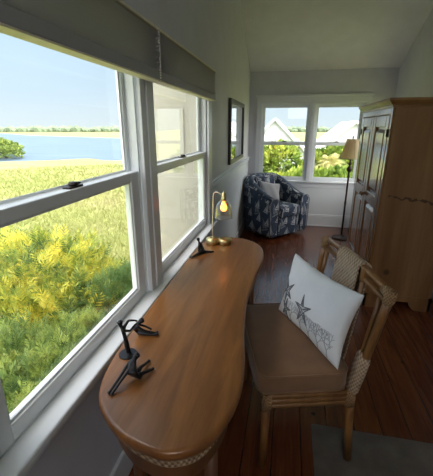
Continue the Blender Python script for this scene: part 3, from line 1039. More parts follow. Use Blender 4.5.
# ------------------------------------------------------------------ armchair
AC = Vector((-0.205, 4.975, 0))
AA = math.atan2(-0.67, 0.74) + PI / 2      # local -y faces the room
ac = thing('barrel_armchair', 'navy barrel armchair printed with white sailboats in the corner', 'armchair', AC, AA)

def uv_by_length(o, scale=1.0):
    me = o.data
    uvl = me.uv_layers.new(name='UVMap')
    for p in me.polygons:
        n = p.normal
        for li in p.loop_indices:
            c = me.vertices[me.loops[li].vertex_index].co
            if abs(n.z) > 0.75:
                uv = (c.x, c.y)
            else:
                ang = math.atan2(c.x, -c.y) if c.length > 0 else 0
                t = Vector((-n.y, n.x)).normalized()
                uv = (t.x * c.x + t.y * c.y + 0.37 * round(math.atan2(n.y, n.x) / 0.4), c.z)
            uvl.data[li].uv = (uv[0] * scale, uv[1] * scale)

HW, DF, DB = 0.375, -0.36, 0.37
def upath(n_side=8, n_arc=20, hw=HW, df=DF, r=HW):
    pts = []
    yb0 = 0.0
    for k in range(n_side):
        pts.append((hw, df + (yb0 - df) * k / n_side))
    for k in range(n_arc + 1):
        a = PI * k / n_arc
        # superellipse for a squarer barrel back
        c, s = math.cos(a), math.sin(a)
        e = 0.78
        pts.append((hw * math.copysign(abs(c) ** e, c), yb0 + DB * abs(s) ** e))
    for k in range(1, n_side + 1):
        pts.append((-hw, yb0 + (df - yb0) * k / n_side))
    return pts
up = upath()
nU = len(up)
rings = []
for i, (x, y) in enumerate(up):
    a, b_ = Vector(up[max(i - 1, 0)]), Vector(up[min(i + 1, nU - 1)])
    t = (b_ - a).normalized()
    n_ = Vector((-t.y, t.x))        # inward
    # height: arms low at the front, sweeping up to the back
    s = min(1.0, max(0.0, (y - DF) / (DB - DF)))
    e = s * s * (3 - 2 * s)
    top = 0.595 + 0.255 * e
    thick = 0.150 - 0.02 * e
    flare = 0.01
    sec = [(0.03, 0.05), (0.0, 0.10), (-flare, 0.35), (-flare - 0.008, top - 0.07), (0.006, top - 0.032), (0.036, top - 0.006), (0.075, top), (thick - 0.035, top - 0.010), (thick - 0.006, top - 0.036),
           (thick + 0.004, top - 0.09), (thick, 0.36), (thick, 0.05)]
    if i in (0, nU - 1):
        pass
    rings.append([(x + n_.x * d, y + n_.y * d, z) for d, z in sec])
bm = nb()
loft(bm, rings)
sh = obj('arm_and_back_shell', bm, M['sail'], ac, smooth=True, bevel=0.02, seg=3, angle=60)
uv_by_length(sh)
# piping round the front of each arm
for i in (0, nU - 1):
    bm = nb()
    tube(bm, [Vector(p) + Vector((0, -0.002, 0)) for p in rings[i][1:-1]], 0.006, 6)
    obj('arm_piping', bm, M['sail'], sh, smooth=True)
bm = nb()
inn = HW - 0.152
level_loft(bm, rrect(-inn - 0.0, inn + 0.0, DF + 0.005, 0.25, 0.06, 5), [(0.0, 0.06), (0.0, 0.30), (0.01, 0.315)])
sb = obj('seat_base', bm, M['sail'], ac)
uv_by_length(sb)
bm = nb()
level_loft(bm, rrect(-inn + 0.004, inn - 0.004, DF - 0.03, 0.235, 0.07, 6), [(0.03, 0.317), (0.006, 0.322), (0.0, 0.345), (0.0, 0.42), (0.008, 0.445), (0.03, 0.458), (0.055, 0.465)])
sc = obj('seat_cushion', bm, M['sail'], ac, smooth=True)
uv_by_length(sc)
bm = nb()
level_loft(bm, rrect(-inn + 0.01, inn - 0.01, 0.0, 0.13, 0.055, 5), [(0.03, 0.0), (0.004, 0.02), (0.0, 0.08), (0.0, 0.26), (0.01, 0.32), (0.035, 0.345)])
bmesh.ops.transform(bm, matrix=Matrix.Translation((0, 0.108, 0.475)) @ Matrix.Rotation(math.radians(-6), 4, 'X'), verts=bm.verts[:])
bc = obj('back_cushion', bm, M['sail'], ac, smooth=True)
uv_by_length(bc)
bm = nb()
lathe(bm, [(0.24, 0.0), (0.25, 0.008), (0.25, 0.04), (0.2, 0.055)], (0, 0, 0), 28)
obj('swivel_base', bm, M['blackframe'], ac)

gp = thing('throw_pillow', 'small plain pale grey throw pillow leaning in the blue armchair', 'pillow')
gp.matrix_world = Matrix.Translation(AC) @ Matrix.Rotation(AA, 4, 'Z') @ Matrix.Translation((-0.085, -0.03, 0.625)) @ Matrix.Rotation(math.radians(-10), 4, 'Z') @ Matrix.Rotation(math.radians(-24), 4, 'X') @ Matrix.Rotation(math.radians(12), 4, 'Y')
obj('pillow_cover', pillow_bm(0.34, 0.28, 0.11, 14), M['grey_linen'], gp, smooth=True)

# ------------------------------------------------------------------ floor lamp
fl = thing('floor_lamp', 'dark iron floor lamp with cream bell shade beside the wardrobe', 'lamp', (0.802, 4.87, 0))
bm = nb()
lathe(bm, [(0.125, 0), (0.13, 0.006), (0.125, 0.016), (0.09, 0.024), (0.04, 0.034), (0.02, 0.05)], (0, 0, 0), 32)
obj('base', bm, M['ironpole'], fl, smooth=True)
bm = nb()
lathe(bm, [(0.013, 0.045), (0.0125, 0.50), (0.016, 0.505), (0.016, 0.52), (0.0125, 0.525), (0.012, 0.86), (0.018, 0.865), (0.02, 0.875), (0.013, 0.89), (0.011, 0.92), (0.016, 0.935), (0.034, 0.955),
           (0.040, 0.972), (0.034, 0.99), (0.016, 1.005), (0.013, 1.02), (0.022, 1.035), (0.024, 1.05), (0.013, 1.065), (0.009, 1.09), (0.007, 1.37)], (0, 0, 0), 20)
obj('pole', bm, M['ironpole'], fl, smooth=True)
bm = nb()
pr = [(0.148, 1.115), (0.142, 1.125), (0.120, 1.18), (0.099, 1.25), (0.084, 1.32), (0.076, 1.355)]
lathe(bm, pr + [(r - 0.003, z) for r, z in pr[::-1]], (0, 0, 0), 8 * 5, False, False)
shd = obj('lamp_shade', bm, M['lampshade'], fl, smooth=True)
bm = nb()
for k in range(8):
    a = 2 * PI * k / 8 + 0.2
    tube(bm, [((r + 0.001) * math.cos(a), (r + 0.001) * math.sin(a), z) for r, z in pr], 0.0025, 6)
for r, z in (pr[0], pr[-1]):
    tube(bm, [(r * math.cos(2 * PI * k / 40), r * math.sin(2 * PI * k / 40), z) for k in range(40)], 0.004, 6, True)
for k in range(3):
    a = 2 * PI * k / 3
    tube(bm, [(0.005 * math.cos(a), 0.005 * math.sin(a), 1.35), (0.074 * math.cos(a), 0.074 * math.sin(a), 1.352)], 0.002, 5)
obj('shade_trim_rim', bm, M['cord'], shd, smooth=True)
bm = nb()
lathe(bm, [(0.005, 1.365), (0.010, 1.375), (0.012, 1.385), (0.006, 1.395), (0.002, 1.402)], (0, 0, 0), 14)
obj('finial', bm, M['ironpole'], fl, smooth=True)

# ------------------------------------------------------------------ wardrobe
AX, AY0, AY1, AXR = 0.73, 2.88, 4.02, 1.255
H = 1.645
wd = thing('pine_wardrobe', 'tall honey pine wardrobe with two panelled doors against the wall', 'wardrobe', (AX, AY0, 0))
D, Wd = AXR - AX, AY1 - AY0
bm = nb()
box(bm, (0.018, 0, 0.11), (D, Wd, H))
cab = obj('carcass', bm, M['pine_side'], wd, bevel=0.004)
# face frame round the doors
bm = nb()
s = 0.05
box(bm, (0, 0, 0.11), (0.018, s, H)); box(bm, (0, Wd - s, 0.11), (0.018, Wd, H))
box(bm, (0, s, H - 0.045), (0.018, Wd - s, H)); box(bm, (0, s, 0.11), (0.018, Wd - s, 0.16))
obj('face_frame', bm, M['pinedoor'], wd, bevel=0.003)
# plinth with bracket feet: cut-out arches
bm = nb()
def bracket(p0, axis, L, depth):
    # outline in (s, z) extruded by depth
    pts = [(0, 0), (0.10, 0)]
    for k in range(7):
        a = PI / 2 * k / 6
        pts.append((0.10 + 0.07 * math.sin(a), 0.075 * (1 - math.cos(a))))
    pts += [(L - q[0], q[1]) for q in pts[2:][::-1]] + [(L - 0.10, 0), (L, 0), (L, 0.125), (0, 0.125)]
    def mp(s_, z, d):
        return (p0[0] + d, p0[1] + s_, z) if axis == 'y' else (p0[0] + s_, p0[1] + d, z)
    loft(bm, [[mp(a, b_, 0) for a, b_ in pts], [mp(a, b_, depth) for a, b_ in pts]])
bracket((-0.012, -0.012), 'y', Wd + 0.024, 0.022)
bracket((-0.012, -0.012), 'x', D + 0.012, 0.022)
bracket((D - 0.022, -0.012), 'y', Wd + 0.024, 0.022)
obj('plinth', bm, M['pine'], wd)
# crown moulding: stepped profile swept on three sides
cr_prof = [(0.0, H - 0.002), (0.006, H), (0.008, H + 0.016), (0.018, H + 0.020), (0.036, H + 0.040), (0.042, H + 0.046), (0.042, H + 0.062), (-0.02, H + 0.062), (-0.02, H - 0.002)]
bm = nb()
rings = []
for q in ((lambda d: (D, -d)), (lambda d: (-d, -d)), (lambda d: (-d, Wd + d)), (lambda d: (D, Wd + d))):
    rings.append([(*q(d), z) for d, z in cr_prof])
loft(bm, rings)
box(bm, (0.0, 0.0, H), (D, Wd, H + 0.061))
obj('crown_moulding', bm, M['pine'], wd)
# two doors with raised panels
dz0, dz1, zmid = 0.165, H - 0.05, 0.90
half = Wd / 2
for k, (d0, d1) in enumerate(((s + 0.003, half - 0.002), (half + 0.002, Wd - s - 0.003))):
    fr = 0.085
    bm = nb()
    x0, x1 = -0.004, 0.016
    box(bm, (x0, d0, dz0), (x1, d0 + fr, dz1)); box(bm, (x0, d1 - fr, dz0), (x1, d1, dz1))
    for za, zb in ((dz0, dz0 + 0.11), (zmid - 0.05, zmid + 0.05), (dz1 - 0.09, dz1)):
        box(bm, (x0, d0 + fr, za), (x1, d1 - fr, zb))
    dr = obj('door', bm, M['pinedoor'], wd, bevel=0.006, seg=2)
    for za, zb in ((dz0 + 0.11, zmid - 0.05), (zmid + 0.05, dz1 - 0.09)):
        bm = nb()
        a0, a1 = d0 + fr, d1 - fr
        ring = lambda i, x: [(x, a0 + i, za + i), (x, a1 - i, za + i), (x, a1 - i, zb - i), (x, a0 + i, zb - i)]
        loft(bm, [ring(-0.004, 0.014), ring(-0.004, 0.0135), ring(0.018, 0.0135), ring(0.045, 0.000), ring(0.05, -0.001)])
        obj('raised_panel', bm, M['pinedoor'], dr)
    ky = d1 - 0.03 if k == 0 else d0 + 0.03
    bm = nb()
    lathe(bm, [(0.007, 0), (0.007, 0.012), (0.016, 0.018), (0.018, 0.026), (0.012, 0.034), (0.002, 0.036)], (0, 0, 0), 16)
    bmesh.ops.transform(bm, matrix=Matrix.Translation((-0.004, ky, zmid)) @ Matrix.Rotation(-PI / 2, 4, 'Y'), verts=bm.verts[:])
    obj('knob', bm, M['pinedoor'], dr, smooth=True)
    hy = d0 + 0.001 if k == 0 else d1 - 0.001
    for hz in (0.35, 1.43):
        bm = nb()
        lathe(bm, [(0.006, 0), (0.006, 0.06)], (-0.006, hy, hz), 10)
        obj('hinge', bm, M['bronze'], dr, smooth=True)

# ------------------------------------------------------------------ rug
bm = nb()
level_loft(bm, rrect(0.205, 1.30, -1.2, 1.475, 0.01, 2), [(0.004, 0.0), (0.0, 0.004), (0.004, 0.010)])
tag(obj('area_rug', bm, M['rug']), 'flat grey woven rug on the plank floor under the chair', 'rug')

# ================================================================== outdoors
GZ = -4.5
def ground_mat():
    m, nt, b = new_mat('marsh_ground')
    v = coords(nt, (1, 1, 1))
    n1 = noise(nt, coords(nt, (0.05, 0.16, 1), rot=(0, 0, -0.75)), 1.6, 6, 0.6, 0.4)
    n2 = noise(nt, coords(nt, (2.2, 2.2, 1)), 1.4, 5, 0.7)
    f = mth(nt, 'ADD', mth(nt, 'MULTIPLY', n1, 0.65), mth(nt, 'MULTIPLY', n2, 0.38))
    col = ramp(nt, f, [(0.33, (0.155, 0.19, 0.05)), (0.47, (0.20, 0.225, 0.065)), (0.60, (0.245, 0.25, 0.09)), (0.72, (0.28, 0.25, 0.14))])
    nt.links.new(col, b.inputs['Base Color'])
    b.inputs['Roughness'].default_value = 0.95
    bump(nt, b, n2, 0.6, 0.3)
    return m
M['ground'] = ground_mat()
bm = nb()
v = [bm.verts.new(p) for p in ((-900, -60, GZ), (60, -60, GZ), (300, 900, GZ), (-900, 900, GZ))]
bm.faces.new(v)
g_ = struct(obj('ground', bm, M['ground']))
g_['label'] = 'yellow green salt marsh stretching to the water'

def water_mat():
    m, nt, b = new_mat('creek_water')
    f = noise(nt, coords(nt, (0.02, 0.15, 1), rot=(0, 0, 0.68)), 2.0, 4)
    nt.links.new(ramp(nt, f, [(0.3, (0.065, 0.10, 0.145)), (0.7, (0.105, 0.15, 0.20))]), b.inputs['Base Color'])
    b.inputs['Roughness'].default_value = 0.5
    b.inputs['Specular IOR Level'].default_value = 0.25
    bump(nt, b, noise(nt, coords(nt, (1, 1, 1)), 0.8, 3), 0.15, 0.2)
    return m
M['water'] = water_mat()
# creek outline: near bank about 75 m off, far bank about 180 m
bank = [(-300, 175), (-190, 100), (-95, 60), (-60, 52), (-46, 57), (-40, 63), (-33, 60), (-24, 66), (-8, 84), (10, 110), (25, 150), (-20, 178), (-60, 186), (-88, 186), (-118, 200), (-200, 240), (-330, 330)]
bm = nb()
pts = spline([(x, y, 0) for x, y in bank], 6, True)
level_loft(bm, [(p.x, p.y) for p in pts], [(0.0, GZ - 0.05), (0.0, GZ + 0.03)])
w_ = struct(obj('water', bm, M['water']))
w_['label'] = 'blue tidal creek across the marsh'

def fan_foliage(name, blobs, n, size, mat, parent, up=0.35, leaves=5, slim=0.16, jitter=0.5, lower=-0.5, spread=0.55, pinnate=False):
    """short sprigs on and inside a set of ellipsoids; each a fan of slim blades"""
    blobs = [(np.array(c, float), np.array(r, float)) for c, r in blobs]
    wts = np.array([r[0] * r[1] + r[0] * r[2] for _, r in blobs]); wts /= wts.sum()
    idx = rng.choice(len(blobs), n, p=wts)
    d = rng.normal(size=(n, 3)); d /= np.linalg.norm(d, axis=1)[:, None]
    d[:, 2] = np.where(d[:, 2] < lower, -d[:, 2], d[:, 2])
    C = np.array([blobs[i][0] for i in idx]); Rr = np.array([blobs[i][1] for i in idx])
    P = C + d * Rr * rng.uniform(0.72, 1.06, (n, 1))
    ax = d + np.array([0, 0, up]) + rng.normal(size=(n, 3)) * jitter
    ax /= np.linalg.norm(ax, axis=1)[:, None]
    sd = np.cross(ax, rng.normal(size=(n, 3))); sd /= np.linalg.norm(sd, axis=1)[:, None]
    nm = np.cross(ax, sd)
    L = size * rng.uniform(0.6, 1.35, (n, 1))
    V, Fc = [], []
    base = 0
    for k in range(leaves):
        t = (k / (leaves - 1) - 0.5) * 2 if leaves > 1 else 0
        dirn = ax + sd * (t * spread) + nm * rng.uniform(-0.25, 0.25, (n, 1))
        dirn /= np.linalg.norm(dirn, axis=1)[:, None]
        st = P + ax * L * (0.12 * (leaves - abs(t) * leaves) / leaves)
        ln = L * (1 - 0.35 * abs(t))
        if pinnate:
            q = k / (leaves - 1)
            sg = 0.0 if k == leaves - 1 else (1 if k % 2 else -1)
            dirn = ax * 0.8 + sd * (sg * 0.62) + nm * rng.uniform(-0.2, 0.2, (n, 1)) - np.array([0, 0, 0.15])
            dirn /= np.linalg.norm(dirn, axis=1)[:, None]
            st = P + ax * L * (q * 0.8)
            ln = L * (0.55 - 0.25 * q)
        per = np.cross(dirn, nm)
        a = st; b_ = st + dirn * ln * 0.5 + per * ln * slim; c = st + dirn * ln; e = st + dirn * ln * 0.5 - per * ln * slim
        V.append(np.stack([a, b_, c, e], 1).reshape(-1, 3))
        Fc.append(np.arange(n * 4).reshape(n, 4) + base)
        base += n * 4
    V = np.concatenate(V); Fc = np.concatenate(Fc)
    return mesh_np(name, V, Fc, mat, parent)

def plant(name, label, cat, base, blobs, n, size, mat, trunk_r=0.12, group=None, top=None, **kw):
    t = thing(name, label, cat, base, 0, group)
    B_ = [((c[0] - base[0], c[1] - base[1], c[2] - base[2]), r) for c, r in blobs]
    fan_foliage('foliage', B_, n, size, mat, t, **kw)
    c = B_[0][0]
    bm = nb()
    tube(bm, [(0, 0, 0), (c[0] * 0.3, c[1] * 0.3, c[2] * 0.5), (c[0], c[1], c[2])], [trunk_r, trunk_r * 0.75, trunk_r * 0.35], 8)
    for b_ in B_[1:4]:
        tube(bm, [(c[0] * 0.3, c[1] * 0.3, c[2] * 0.5), (b_[0][0], b_[0][1], b_[0][2])], [trunk_r * 0.5, trunk_r * 0.2], 6)
    obj('trunk', bm, M['bark'], t, smooth=True)
    return t

M['cedar'] = leaf_mat('yellow_green_cedar', [(0.12, (0.03, 0.075, 0.018)), (0.36, (0.13, 0.20, 0.035)), (0.58, (0.38, 0.39, 0.05)), (0.85, (0.64, 0.54, 0.07))], 2.2)
M['cedar_green'] = leaf_mat('mid_green_cedar', [(0.15, (0.03, 0.07, 0.02)), (0.45, (0.13, 0.21, 0.05)), (0.8, (0.36, 0.42, 0.09))], 3.0)
M['bush_green'] = leaf_mat('blue_green_bush', [(0.15, (0.022, 0.058, 0.018)), (0.5, (0.085, 0.165, 0.045)), (0.85, (0.22, 0.32, 0.09))], 1.6)
M['tree_green'] = leaf_mat('bright_tree_leaves', [(0.12, (0.03, 0.075, 0.012)), (0.45, (0.15, 0.24, 0.03)), (0.8, (0.46, 0.50, 0.09))], 1.0)
M['palm_leaf'] = leaf_mat('palm_fronds', [(0.15, (0.08, 0.12, 0.03)), (0.5, (0.27, 0.27, 0.08)), (0.85, (0.48, 0.41, 0.17))], 1.0)
M['dry'] = leaf_mat('dry_brown_twigs', [(0.15, (0.09, 0.06, 0.03)), (0.5, (0.26, 0.18, 0.09)), (0.85, (0.46, 0.35, 0.17))], 2.0)

plant('cedar_tree', 'big yellow green cedar just below the marsh window', 'tree', (-4.0, 4.8, GZ),
      [((-4.3, 5.0, -2.1), (1.5, 1.5, 1.55)), ((-5.2, 5.2, -1.9), (1.2, 1.2, 1.25)), ((-3.4, 4.6, -2.1), (1.0, 1.0, 1.05)), ((-3.5, 5.6, -2.3), (1.0, 1.0, 1.0)), ((-6.2, 5.6, -1.9), (1.2, 1.2, 1.2)), ((-4.6, 4.0, -2.1), (1.0, 1.0, 1.0))],
      4800, 0.30, M['cedar'], 0.16, leaves=11, slim=0.10, pinnate=True)
plant('cedar_tree', 'mid green feathery cedar close under the window, below the yellow one', 'tree', (-2.3, 2.6, GZ),
      [((-2.4, 2.7, -2.0), (0.85, 0.95, 1.15)), ((-2.6, 3.5, -1.95), (0.75, 0.75, 0.95)), ((-1.75, 2.2, -2.2), (0.55, 0.65, 1.0)), ((-3.2, 2.9, -1.9), (0.8, 0.8, 1.0))],
      6800, 0.155, M['cedar_green'], 0.11, leaves=11, slim=0.10, pinnate=True)
plant('leafy_shrub', 'blue green shrub beside the yellow cedar at the marsh edge', 'shrub', (-2.7, 5.2, GZ),
      [((-2.62, 4.75, -1.75), (0.72, 0.8, 0.9)), ((-2.4, 5.3, -1.65), (0.60, 0.7, 0.8)), ((-2.22, 4.2, -1.9), (0.42, 0.6, 0.75))],
      4200, 0.15, M['bush_green'], 0.08, leaves=9, slim=0.12, pinnate=True)
plant('dry_shrub', 'patch of dry brown twigs between the green shrub and cedars', 'shrub', (-2.5, 3.9, GZ),
      [((-2.55, 4.0, -1.9), (0.5, 0.5, 0.75))], 900, 0.11, M['dry'], 0.05, leaves=4, slim=0.06, spread=1.0)

# bank tree, small bank bush
plant('bank_tree', 'round dark green tree on the creek bank', 'tree', (-56.5, 60.5, GZ),
      [((-57.5, 59.5, -2.9), (5.0, 4, 1.9)), ((-54.2, 57.6, -3.4), (3.2, 3, 1.3)), ((-62, 62, -2.6), (5, 4, 2.0))],
      5000, 0.42, M['cedar_green'], 0.3, leaves=5, slim=0.2)
plant('bank_shrub', 'small dark shrub at the water beside the window jamb', 'shrub', (-24.6, 51.5, GZ),
      [((-24.6, 51.5, GZ + 1.2), (1.3, 1.3, 1.2))], 350, 0.5, M['bush_green'], 0.1, leaves=5, slim=0.18)

# marsh grass: loose blades nobody could count
n = 30000
ang = rng.uniform(-1.05, -0.42, n)
dist = 13 * np.exp(rng.uniform(0, 1, n) ** 0.9 * math.log(60 / 13))
px_, py_ = dist * np.sin(ang), dist * np.cos(ang)
hgt = rng.uniform(0.2, 0.45, n)
w = 0.012 + 0.0008 * dist
th_ = rng.uniform(0, PI, n)
lx_, ly_ = rng.normal(0, 0.22, n), rng.normal(0, 0.22, n)
A = np.stack([px_ - w * np.cos(th_), py_ - w * np.sin(th_), np.full(n, GZ)], 1)
Bq = np.stack([px_ + w * np.cos(th_), py_ + w * np.sin(th_), np.full(n, GZ)], 1)
Cq = np.stack([px_ + lx_, py_ + ly_, GZ + hgt], 1)
M['grass'] = leaf_mat('marsh_grass_blades', [(0.1, (0.18, 0.215, 0.055)), (0.5, (0.22, 0.24, 0.072)), (0.85, (0.265, 0.25, 0.115))], 0.12)
keep = np.ones(n, bool)
gr = mesh_np('marsh_grass', np.stack([A, Bq, Cq], 1).reshape(-1, 3), np.arange(n * 3).reshape(n, 3), M['grass'])
tag(gr, 'tall yellow green grass covering the salt marsh', 'grass', kind='stuff')

# far treeline: one uncountable strip of small crowns
bm = nb()
rt = random.Random(3)
for k in range(260):
    a = math.radians(-52 + 64 * k / 260)
    d_ = 520 + rt.uniform(-20, 40)
    r_ = rt.uniform(3.0, 5.5)
    mat_ = Matrix.Translation((d_ * math.sin(a), d_ * math.cos(a), GZ + r_ * 0.55)) @ Matrix.Diagonal((r_ * 1.5, r_ * 1.5, r_ * rt.uniform(0.8, 1.3), 1))
    bmesh.ops.create_icosphere(bm, subdivisions=1, radius=1.0, matrix=mat_)
M['farleaf'] = paint('hazy_far_trees', (0.10, 0.135, 0.085), 0.95, 0.3, 0.05, 0)
tag(obj('treeline', bm, M['farleaf']), 'hazy line of far trees on the horizon across the marsh', 'treeline', kind='stuff')

# exterior cream chase with a shaded window, seen through the second window
M['cream'] = paint('cream_stucco', (0.40, 0.385, 0.345), 0.8, 0.04, 12, 0.1)
M['creamlight'] = paint('pale_cream_screen', (0.46, 0.45, 0.41), 0.6, 0.03, 8, 0)
struct(obj('wall_outside', boxes(((-1.43, 3.40, GZ), (XL - TH - 0.001, 5.3, 3.2))), M['cream']))
bm = nb()
box(bm, (-1.315, 3.385, 1.10), (-1.045, 3.40, 1.675))
o = struct(obj('trim_16', bm, M['creamlight'], bevel=0.004))
o['label'] = 'pale cream panel on the outside wall'

# houses beyond the far windows
M['siding'] = paint('pale_grey_siding', (0.48, 0.52, 0.55), 0.7, 0.05, 3, 0)
M['whiteside'] = paint('white_siding', (0.46, 0.49, 0.51), 0.7, 0.03, 3, 0)
M['roofgrey'] = paint('grey_roof_shingles', (0.33, 0.36, 0.40), 0.9, 0.1, 8, 0)
M['paneext'] = plain('dark_house_pane', (0.10, 0.13, 0.16), 0.1)
def house(label, x, y, w, depth, eave, apex, wallm, roofm, wins):
    t = thing('house', label, 'house', (x, y, GZ))
    h1, h2 = eave - GZ, apex - GZ
    bm = nb()
    sec = [(-w, 0), (w, 0), (w, h1), (0, h2), (-w, h1)]
    loft(bm, [[(a, 0, b_) for a, b_ in sec], [(a, depth, b_) for a, b_ in sec]])
    obj('wall', bm, wallm, t)
    bm = nb()
    for sgn in (-1, 1):
        k = (h2 - h1) / w
        ov = 0.45
        sec = [(0, h2 + 0.02), (sgn * (w + ov), h1 - k * ov + 0.02), (sgn * (w + ov), h1 - k * ov + 0.24), (0, h2 + 0.26)]
        loft(bm, [[(a, -0.4, b_) for a, b_ in sec], [(a, depth + 0.4, b_) for a, b_ in sec]])
    obj('roof', bm, roofm, t)
    bm = nb()
    for sgn in (-1, 1):
        k = (h2 - h1) / w
        tube(bm, [(0, -0.43, h2 + 0.1), (sgn * (w + 0.45), -0.43, h1 - k * 0.45 + 0.1)], 0.16, 6)
    obj('gable_trim', bm, M['whiteside'], t)
    for wx, wz, ww, wh in wins:
        bm = nb()
        box(bm, (wx - ww / 2 - 0.1, -0.08, wz - GZ - 0.1), (wx + ww / 2 + 0.1, -0.01, wz + wh - GZ + 0.1))
        wf = obj('window', bm, M['whiteside'], t)
        bm = nb()
        box(bm, (wx - ww / 2, -0.1, wz - GZ), (wx + ww / 2, -0.085, wz + wh - GZ))
        obj('pane', bm, M['paneext'], wf)
house('pale gabled house beyond the far window behind the armchair', -2.0, 45, 3.0, 12, -0.6, 2.4, M['whiteside'], M['siding'], [])
house('grey roofed house half hidden behind the bright green tree', 0.72, 30, 2.0, 9, -2.0, 0.2, M['siding'], M['roofgrey'], [(0.6, -1.9, 0.5, 0.9)])
house('pale gabled house beyond the far window behind the floor lamp', 7.0, 42, 4.2, 12, -1.3, 2.0, M['whiteside'], M['siding'], [(-1.8, -1.6, 0.8, 1.2)])

plant('leafy_tree', 'bright green leafy tree outside the far window above the armchair', 'tree', (-0.55, 17.0, GZ),
      [((-0.45, 17.0, -0.35), (1.0, 1.0, 1.15)), ((-1.35, 17.2, -0.6), (0.9, 0.9, 1.1)), ((0.3, 16.8, -1.3), (0.8, 1.0, 0.95)), ((-1.4, 16.8, -2.0), (1.4, 1, 1.2))],
      5600, 0.2, M['tree_green'], 0.14, leaves=5, slim=0.2)
plant('leafy_shrub', 'bright green bush low outside the far windows', 'shrub', (1.0, 14.0, GZ),
      [((0.45, 13.5, -0.85), (0.7, 0.8, 0.75)), ((-0.5, 13.5, -1.0), (0.8, 0.8, 0.7)), ((1.2, 13.6, -0.8), (0.6, 0.8, 0.7)), ((1.9, 13.6, -0.75), (0.6, 0.7, 0.75))],
      2600, 0.20, M['tree_green'], 0.1, leaves=5, slim=0.2)
plant('leafy_tree', 'small green tree outside the far window beside the wardrobe', 'tree', (3.3, 18.5, GZ),
      [((3.1, 18.5, -0.45), (0.8, 0.9, 1.1)), ((2.3, 18.8, -0.55), (0.8, 0.9, 1.1)), ((1.5, 18.9, -0.7), (0.8, 0.8, 1.0)), ((3.9, 18.5, -0.9), (0.9, 0.9, 1.3))], 3600, 0.24, M['tree_green'], 0.12, leaves=5, slim=0.2)
# palm
pm = thing('palm_tree', 'yellowish palm outside the far window behind the floor lamp', 'tree', (1.9, 16.5, GZ))
bm = nb()
tube(bm, [(0, 0, 0), (0.05, 0, 1.8), (0.0, 0, 4.35)], [0.16, 0.14, 0.13], 10)
obj('trunk', bm, M['bark'], pm, smooth=True)
V, Fc = [], []
rp = random.Random(9)
for k in range(46):
    a = rp.uniform(0, 2 * PI)
    el = rp.uniform(-0.35, 1.35)
    L = rp.uniform(0.85, 1.25)
    dirh = Vector((math.cos(a), math.sin(a), 0))
    side = Vector((-math.sin(a), math.cos(a), 0))
    prevp = None
    for i in range(11):
        t = i / 10
        p = Vector((0, 0, 4.4)) + dirh * (L * t * math.cos(el)) + Vector((0, 0, L * t * math.sin(el) - 0.55 * L * t * t))
        if prevp is not None:
            for sg in (-1, 1):
                ln = 0.34 * math.sin(PI * min(1, 0.15 + t * 0.85)) + 0.06
                tip = p + side * sg * ln + dirh * 0.14 + Vector((0, 0, -0.10))
                b0 = len(V)
                V += [prevp, p, tip]
                Fc.append((b0, b0 + 1, b0 + 2))
        prevp = p
mesh_np('fronds', V, Fc, M['palm_leaf'], pm)

# ------------------------------------------------------------------ light
HAZE = 8.5
world = bpy.data.worlds.new('sky')
world.use_nodes = True
SC.world = world
nt = world.node_tree
bg = nt.nodes['Background']
tc = N(nt, 'ShaderNodeTexCoord')
sp = N(nt, 'ShaderNodeSeparateXYZ')
nt.links.new(tc.outputs['Generated'], sp.inputs[0])
skycol = ramp(nt, sp.outputs[2], [(0.0, (0.70, 0.79, 0.83)), (0.08, (0.60, 0.74, 0.86)), (0.30, (0.46, 0.66, 0.88)), (1.0, (0.60, 0.78, 1.0))])
cl = noise(nt, coords(nt, (1, 1, 3), kind='Generated'), 2.2, 5, 0.6)
skycol = mix(nt, mth(nt, 'MULTIPLY', ramp(nt, cl, [(0.45, (0, 0, 0)), (0.75, (1, 1, 1))]), 0.15), skycol, (0.88, 0.92, 0.95))
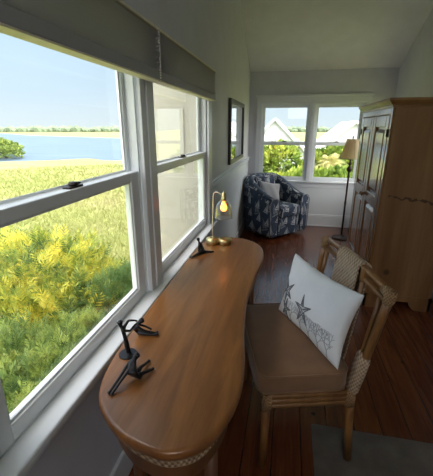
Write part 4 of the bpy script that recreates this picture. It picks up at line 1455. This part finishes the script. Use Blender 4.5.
# bright haze round the sun, out of view, boosted to brighten the room
SUN_DIR = Vector((0.62, -0.50, 1.15)).normalized()
dt = N(nt, 'ShaderNodeVectorMath', operation='DOT_PRODUCT')
nt.links.new(tc.outputs['Generated'], dt.inputs[0])
dt.inputs[1].default_value = SUN_DIR
mr_ = N(nt, 'ShaderNodeMapRange', interpolation_type='SMOOTHSTEP')
mr_.inputs['From Min'].default_value = 0.05
mr_.inputs['From Max'].default_value = 0.95
mr_.inputs['To Min'].default_value = 1.0
mr_.inputs['To Max'].default_value = HAZE
nt.links.new(dt.outputs['Value'], mr_.inputs['Value'])
warm = mth(nt, 'DIVIDE', mth(nt, 'SUBTRACT', mr_.outputs[0], 1.0), max(HAZE - 1.0, 0.01))
skycol = mix(nt, mth(nt, 'MINIMUM', mth(nt, 'MULTIPLY', warm, 2.5), 1.0), skycol, (1.0, 0.93, 0.90))
nt.links.new(skycol, bg.inputs['Color'])
nt.links.new(mr_.outputs[0], bg.inputs['Strength'])

sun = bpy.data.lights.new('sun', 'SUN')
sun.energy = 3.1
sun.angle = math.radians(1.5)
sun.color = (1.0, 0.97, 0.90)
so = bpy.data.objects.new('sun', sun)
link(so)
sd = SUN_DIR
so.rotation_euler = sd.to_track_quat('Z', 'Y').to_euler()

# light portals in the window openings help the sampler find the daylight
def portal(name, loc, rot, sx, sy_):
    l = bpy.data.lights.new(name, 'AREA')
    l.shape = 'RECTANGLE'
    l.size, l.size_y = sx, sy_
    l.cycles.is_portal = True
    o = bpy.data.objects.new(name, l)
    o.location = loc
    o.rotation_euler = rot
    link(o)
portal('portal_left', (XL - TH - 0.02, (W1[0] + W2[1]) / 2, (ZS + ZH) / 2), (0, -PI / 2, 0), ZH - ZS + 0.1, W2[1] - W1[0] + 0.1)
portal('portal_back', ((W3[0] + W4[1]) / 2, YB + TH + 0.02, (ZS2 + ZH2) / 2), (-PI / 2, 0, 0), W4[1] - W3[0] + 0.1, ZH2 - ZS2 + 0.1)
portal('portal_right', (XR + TH + 0.02, (SW[0] + SW[1]) / 2, (SW[2] + SW[3]) / 2), (0, PI / 2, 0), SW[3] - SW[2] + 0.1, SW[1] - SW[0] + 0.1)
portal('portal_rear', ((RW[0] + RW[1]) / 2, YR - TH - 0.02, (RW[2] + RW[3]) / 2), (PI / 2, 0, 0), RW[1] - RW[0] + 0.1, RW[3] - RW[2] + 0.1)

vs = SC.view_settings
vs.view_transform = 'Standard'
vs.look = 'None'
vs.gamma = 1.0
vs.use_curve_mapping = False
vs.exposure = 0.38
SC.cycles.max_bounces = 10
SC.cycles.diffuse_bounces = 6
SC.cycles.transparent_max_bounces = 16
SC.cycles.caustics_reflective = False
SC.cycles.caustics_refractive = False
SC.cycles.sample_clamp_indirect = 4.0
